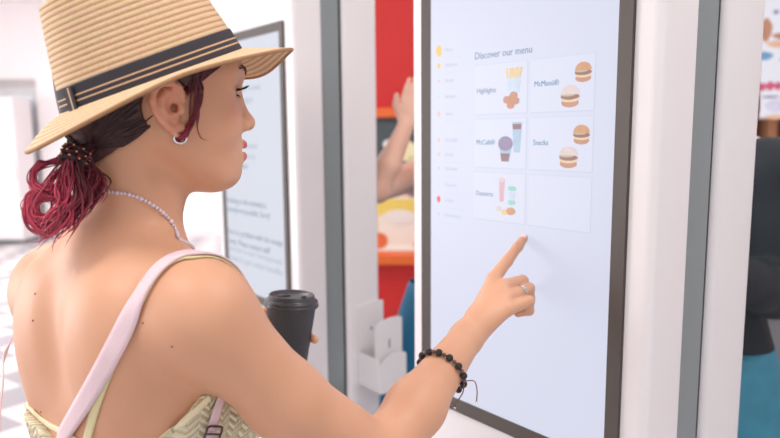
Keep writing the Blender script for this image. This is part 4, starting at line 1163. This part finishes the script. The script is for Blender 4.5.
# finger ring
ra, rb_ = rM, PP(529, 288.5, 1.118); rc_ = ra*.38+rb_*.62; rd = nv(rb_-ra); r1 = nv(np.cross(rd, (0, 0, 1.))); r2 = np.cross(rd, r1)
fr = empty('finger_ring', tuple(rc_), label='thin silver ring on the folded ring finger of the pointing hand', cat='ring')
ring = []
for k in range(32):
    d_ = r1*math.cos(2*PI*k/32)+r2*math.sin(2*PI*k/32); ring.append(rc_+d_*.0106)
for dd_ in (-.0012, .0012):
    mb = MB(); mb.add(tube([p+rd*dd_ for p in ring], .0009, 8, close=True)); mb.build('band', M['silver'], fr, world=True)
# small moles on the back
# ------------------------------------------------------------------ coffee cup
cup = empty('coffee_cup', tuple(CUPC), Matrix.Rotation(math.radians(3.5), 3, 'Y'), label='matte black paper coffee cup with black lid in her left hand', cat='cup')
M['cup'] = mat('cup_paper', srgb(62, 64, 70), .55, var=.04, bump=.1, scale=200); M['lid'] = mat('cup_lid', srgb(58, 58, 63), .35)
mb = MB(); mb.add(lathe([(.0, .004), (.026, .004), (.027, 0), (.0275, 0), (.0385, .094), (.0392, .095), (.0385, .097), (.0375, .094), (.0, .092)])); mb.build('cup_body', M['cup'], cup)
mb = MB(); mb.add(lathe([(.0385, .0905), (.0415, .0905), (.0425, .093), (.0418, .0955), (.0400, .0965), (.0412, .098), (.0408, .1005), (.0385, .1015), (.0360, .104), (.0352, .1085), (.0340, .1095), (.0325, .1085), (.0315, .1065), (.0, .1065)]))
lid = mb.build('lid', M['lid'], cup)
mb = MB(); mb.add(lathe([(.0, .1085), (.004, .1085), (.0045, .1065)], 12, None, (.02, -.008, 0))); mb.add(lathe([(.0, .1075), (.010, .1075), (.0105, .1060)], 16, None, (-.012, 0, 0))); mb.build('sip_hole', M['dark'], lid)
# ------------------------------------------------------------------ the two customers behind the kiosks
def simple_person(label, c, face, hgt, armR, armL, skinc, hairc, topc, skirtc, sleeve, collar=None, flare=.0, long_dress=False):
    """c: floor point; face: facing angle in degrees; arms: (elbow, wrist, tip) world points or None"""
    a = math.radians(face); fd = nv((math.cos(a), math.sin(a), 0)); ld = nv((-math.sin(a), math.cos(a), 0)); AX = np.stack([fd, ld, hu]); k = hgt/1.68
    Q = lambda f, l, z: V3(c[0], c[1], 0)+(fd*f+ld*l+hu*z)*k
    hd_ = [Ell(Q(.0, 0, 1.585), (.098*k, .076*k, .095*k), AX, .02), Ell(Q(.035, 0, 1.525), (.058*k, .055*k, .075*k), AX, .03), Ell(Q(.07, 0, 1.475), (.02*k, .02*k, .016*k), AX, .02),
           Cone(Q(.088, 0, 1.575), Q(.108, 0, 1.535), .008, .009, .012), Cone(Q(.098, .018, 1.50), Q(.098, -.018, 1.50), .006, .006, .006), Cone(Q(.097, .015, 1.488), Q(.097, -.015, 1.488), .006, .006, .006)]
    for s in (-1, 1):
        hd_ += [Ell(Q(.102, s*.034, 1.565), (.018, .018, .012), AX, .015, -1), Ell(Q(-.01, s*.08, 1.545), (.018, .006, .028), AX, .006)]
    tr = [Cone(Q(-.02, 0, 1.53), Q(-.01, 0, 1.40), .052*k, .052*k, .03), Ell(Q(0, 0, 1.22), (.095*k, .14*k, .19*k), AX, .04), Ell(Q(0, 0, 1.36), (.07*k, .15*k, .07*k), AX, .05),
          Ell(Q(0, 0, 1.04), (.085*k, .12*k, .12*k), AX, .06), Ell(Q(-.01, 0, .9), (.11*k, .16*k, .13*k), AX, .08)]
    lg, ft = [], []
    for s in (-1, 1):
        lg += [Cone(Q(0, s*.085, .86), Q(.01, s*.09, .48), .082*k, .052*k, .04), Cone(Q(.01, s*.09, .48), Q(-.02, s*.095, .09), .052*k, .034*k, .02)]
        ft += [Cone(Q(-.02, s*.095, .08), Q(.10, s*.10, .035), .034, .026, .02), Cone(Q(-.02, s*.095, .06), Q(-.05, s*.095, .035), .032, .026, .02)]
    ar = []; up = []
    for s, A in ((-1, armR), (1, armL)):
        sh = Q(-.01, s*.165, 1.37)
        if A is None: A = (Q(-.03, s*.21, 1.10), Q(.03, s*.215, .86), Q(.05, s*.205, .70))
        e, w, t = [np.array(x, f32) for x in A]
        up += [Ell(sh, (.05*k,)*3, None, .04), Cone(sh, e, .046*k, .038*k, .03)]
        ar += [Cone(e, e*.6+w*.4, .038*k, .036*k, .02), Cone(e*.6+w*.4, w, .036*k, .025*k, .02)]
        d = nv(t-w); sd = nv(np.cross(d, (0, 0, 1.)) if abs(d[2]) < .9 else np.cross(d, fd)); pm = w+d*.075
        ar.append(Ell(w+d*.045, (.045, .036, .015), np.stack([d, sd, nv(np.cross(d, sd))]), .015))
        nr = nv(np.cross(d, sd))
        for i, o in enumerate((-.027, -.009, .009, .027)):
            L_ = (.068, .078, .074, .058)[i]; b0 = pm+sd*o; b1 = b0+d*L_*.5+nr*.004; ar += [Cone(b0, b1, .0090, .0080, .004), Cone(b1, b0+d*L_*.95+nr*.014, .0080, .0065, .003)]
        b0 = w+d*.02-sd*.022; b1 = b0+d*.035-sd*.025; ar += [Cone(b0, b1, .012, .010, .008), Cone(b1, b1+d*.03-sd*.004, .010, .008, .004)]
    mb = MB()
    for s in (-1, 1): mb.add(sphere(Q(.086, s*.033, 1.563), .0115*k, 12, 9), 0); mb.add(sphere(Q(.0925, s*.033, 1.563), .0058*k, 10, 7), 1); mb.add(tube([Q(.101, s*.016, 1.588), Q(.100, s*.032, 1.592), Q(.087, s*.052, 1.587)], .0022, 6), 2)
    full = hd_+tr+up+ar+lg+ft
    lo = np.min([np.minimum(getattr(q, 'a', getattr(q, 'c', None)), getattr(q, 'b', getattr(q, 'c', None))) for q in full], 0)-.2
    hi = np.max([np.maximum(getattr(q, 'a', getattr(q, 'c', None)), getattr(q, 'b', getattr(q, 'c', None))) for q in full], 0)+.2
    gx, gy = np.arange(lo[0], hi[0], .0065, dtype=f32), np.arange(lo[1], hi[1], .0065, dtype=f32); gz = np.arange(-.005, hi[2], .0065, dtype=f32)
    p = empty('person', (c[0], c[1], 0), label=label, cat='person')
    mb.build('eyes', [M['eye'], M['iris'], M['brow']], p, world=True); v, f_ = surface_nets(full, gx, gy, gz); me, v = np_mesh('body', v, f_, 1); link('body', me, skinc, p, True, world=True)
    g2 = (gx, gy, np.arange(-.005, hi[2], .009, dtype=f32))
    sel = tr[1:]+(up if sleeve else [])+(ar[:2]+ar[13:15] if sleeve == 2 else [])
    def post(D, q): return np.maximum(np.maximum(D-(.017 if sleeve == 2 else .009), q[:, 2]-1.435*k), (.925 if sleeve else .98)*k-q[:, 2])
    v, f_ = surface_nets(sel, *g2, post); me, v = np_mesh('shirt', v, f_, 2); link('shirt', me, topc, p, True, world=True)
    # skirt: a flared lathe with folds
    vs, fs = [], []; n = 72; R = 16
    for i in range(R+1):
        t = i/R; z = ((.96 if sleeve else 1.02)-.58*t)*k
        for j in range(n):
            b = 2*PI*j/n; fold = 1+(.05*math.sin(9*b+2)+.03*math.sin(17*b))*t
            rf, rl = (.116+(.035+flare)*t+.03*math.sin(min(1, t*3)*PI/2))*fold, (.166+(.03+flare)*t+.02*math.sin(min(1, t*3)*PI/2))*fold
            vs.append(Q(0, 0, 0)+fd*(rf*math.cos(b)-.005)*k+ld*rl*math.sin(b)*k+hu*z)
    for i in range(R):
        for j in range(n): l = (j+1) % n; fs.append((i*n+j, i*n+l, (i+1)*n+l, (i+1)*n+j))
    o = py_obj('skirt', vs, fs, skirtc, p, True, True); md = o.modifiers.new('thick', 'SOLIDIFY'); md.thickness = .004
    hp2 = [Ell(Q(-.008, 0, 1.592), (.108*k, .086*k, .102*k), AX, .02), Ell(Q(-.07, 0, 1.50), (.05*k, .07*k, .10*k), AX, .03)]
    def hpost(D, q):
        r = (q-Q(0, 0, 0)) @ AX.T; return np.maximum(D, r[:, 0]-(.03+np.clip(r[:, 2]-1.6*k, 0, 1)*.8)*k)
    v, f_ = surface_nets(hp2, gx, gy, np.arange(1.3*k, hi[2], .0065, dtype=f32), hpost); me, v = np_mesh('hair', v, f_, 2); link('hair', me, hairc, p, True, world=True)
    def fpost(D, q): return np.maximum(np.maximum(D-.008, q[:, 2]-.09), .002-q[:, 2])
    for i in (0, 1):
        v, f_ = surface_nets(ft[i*2:i*2+2], gx, gy, np.arange(-.01, .12, .0065, dtype=f32), fpost); me, v = np_mesh('shoe', v, f_, 1); link('shoe', me, M['dark'], p, True, world=True)
    if collar:
        def cpost(D, q):
            r = (q-Q(0, 0, 0)) @ AX.T; return np.maximum(D-.016, np.maximum(q[:, 2]-(1.455*k), 1.385*k-q[:, 2]))
        v, f_ = surface_nets([tr[0], Ell(Q(0, 0, 1.375), (.075*k, .155*k, .06*k), AX, .04)], gx, gy, np.arange(1.3*k, 1.55*k, .0065, dtype=f32), cpost); me, v = np_mesh('collar', v, f_, 2); link('collar', me, collar, p, True, world=True)
    return p
sk2 = skin_mat('skin_fair', (234, 190, 168), False); hr2 = mat('brown_hair', srgb(98, 66, 48), .5, var=.3, scale=80)
el_ = PP(377, 190, 2.24); wr_ = PP(406, 126, 2.24); tp_ = PP(413, 95, 2.24)
simple_person('person in blue dress raising a bare arm, seen in the gap between the kiosks', (.225, 2.42), 250, 1.66, (el_, wr_, tp_), None, sk2, hr2,
              mat('blue_cloth', srgb(20, 112, 150), .7, var=.2, scale=12), mat('blue_cloth_skirt', srgb(20, 112, 150), .7, var=.2, scale=12), False, None, .07)
simple_person('person in black top with white collar and teal skirt standing behind the right kiosk', (.765, 1.78), 215, 1.74, ((.64, 1.93, 1.14), (.56, 1.72, 1.22), (.52, 1.64, 1.27)), ((.865, 1.63, 1.14), (.68, 1.48, 1.22), (.61, 1.44, 1.27)), sk2, hr2,
              mat('black_cloth', srgb(34, 42, 48), .75, var=.1, scale=20), mat('teal_cloth', srgb(52, 124, 148), .6, var=.4, scale=14, bump=.6), 2, mat('white_collar', srgb(232, 230, 234), .7), .03)
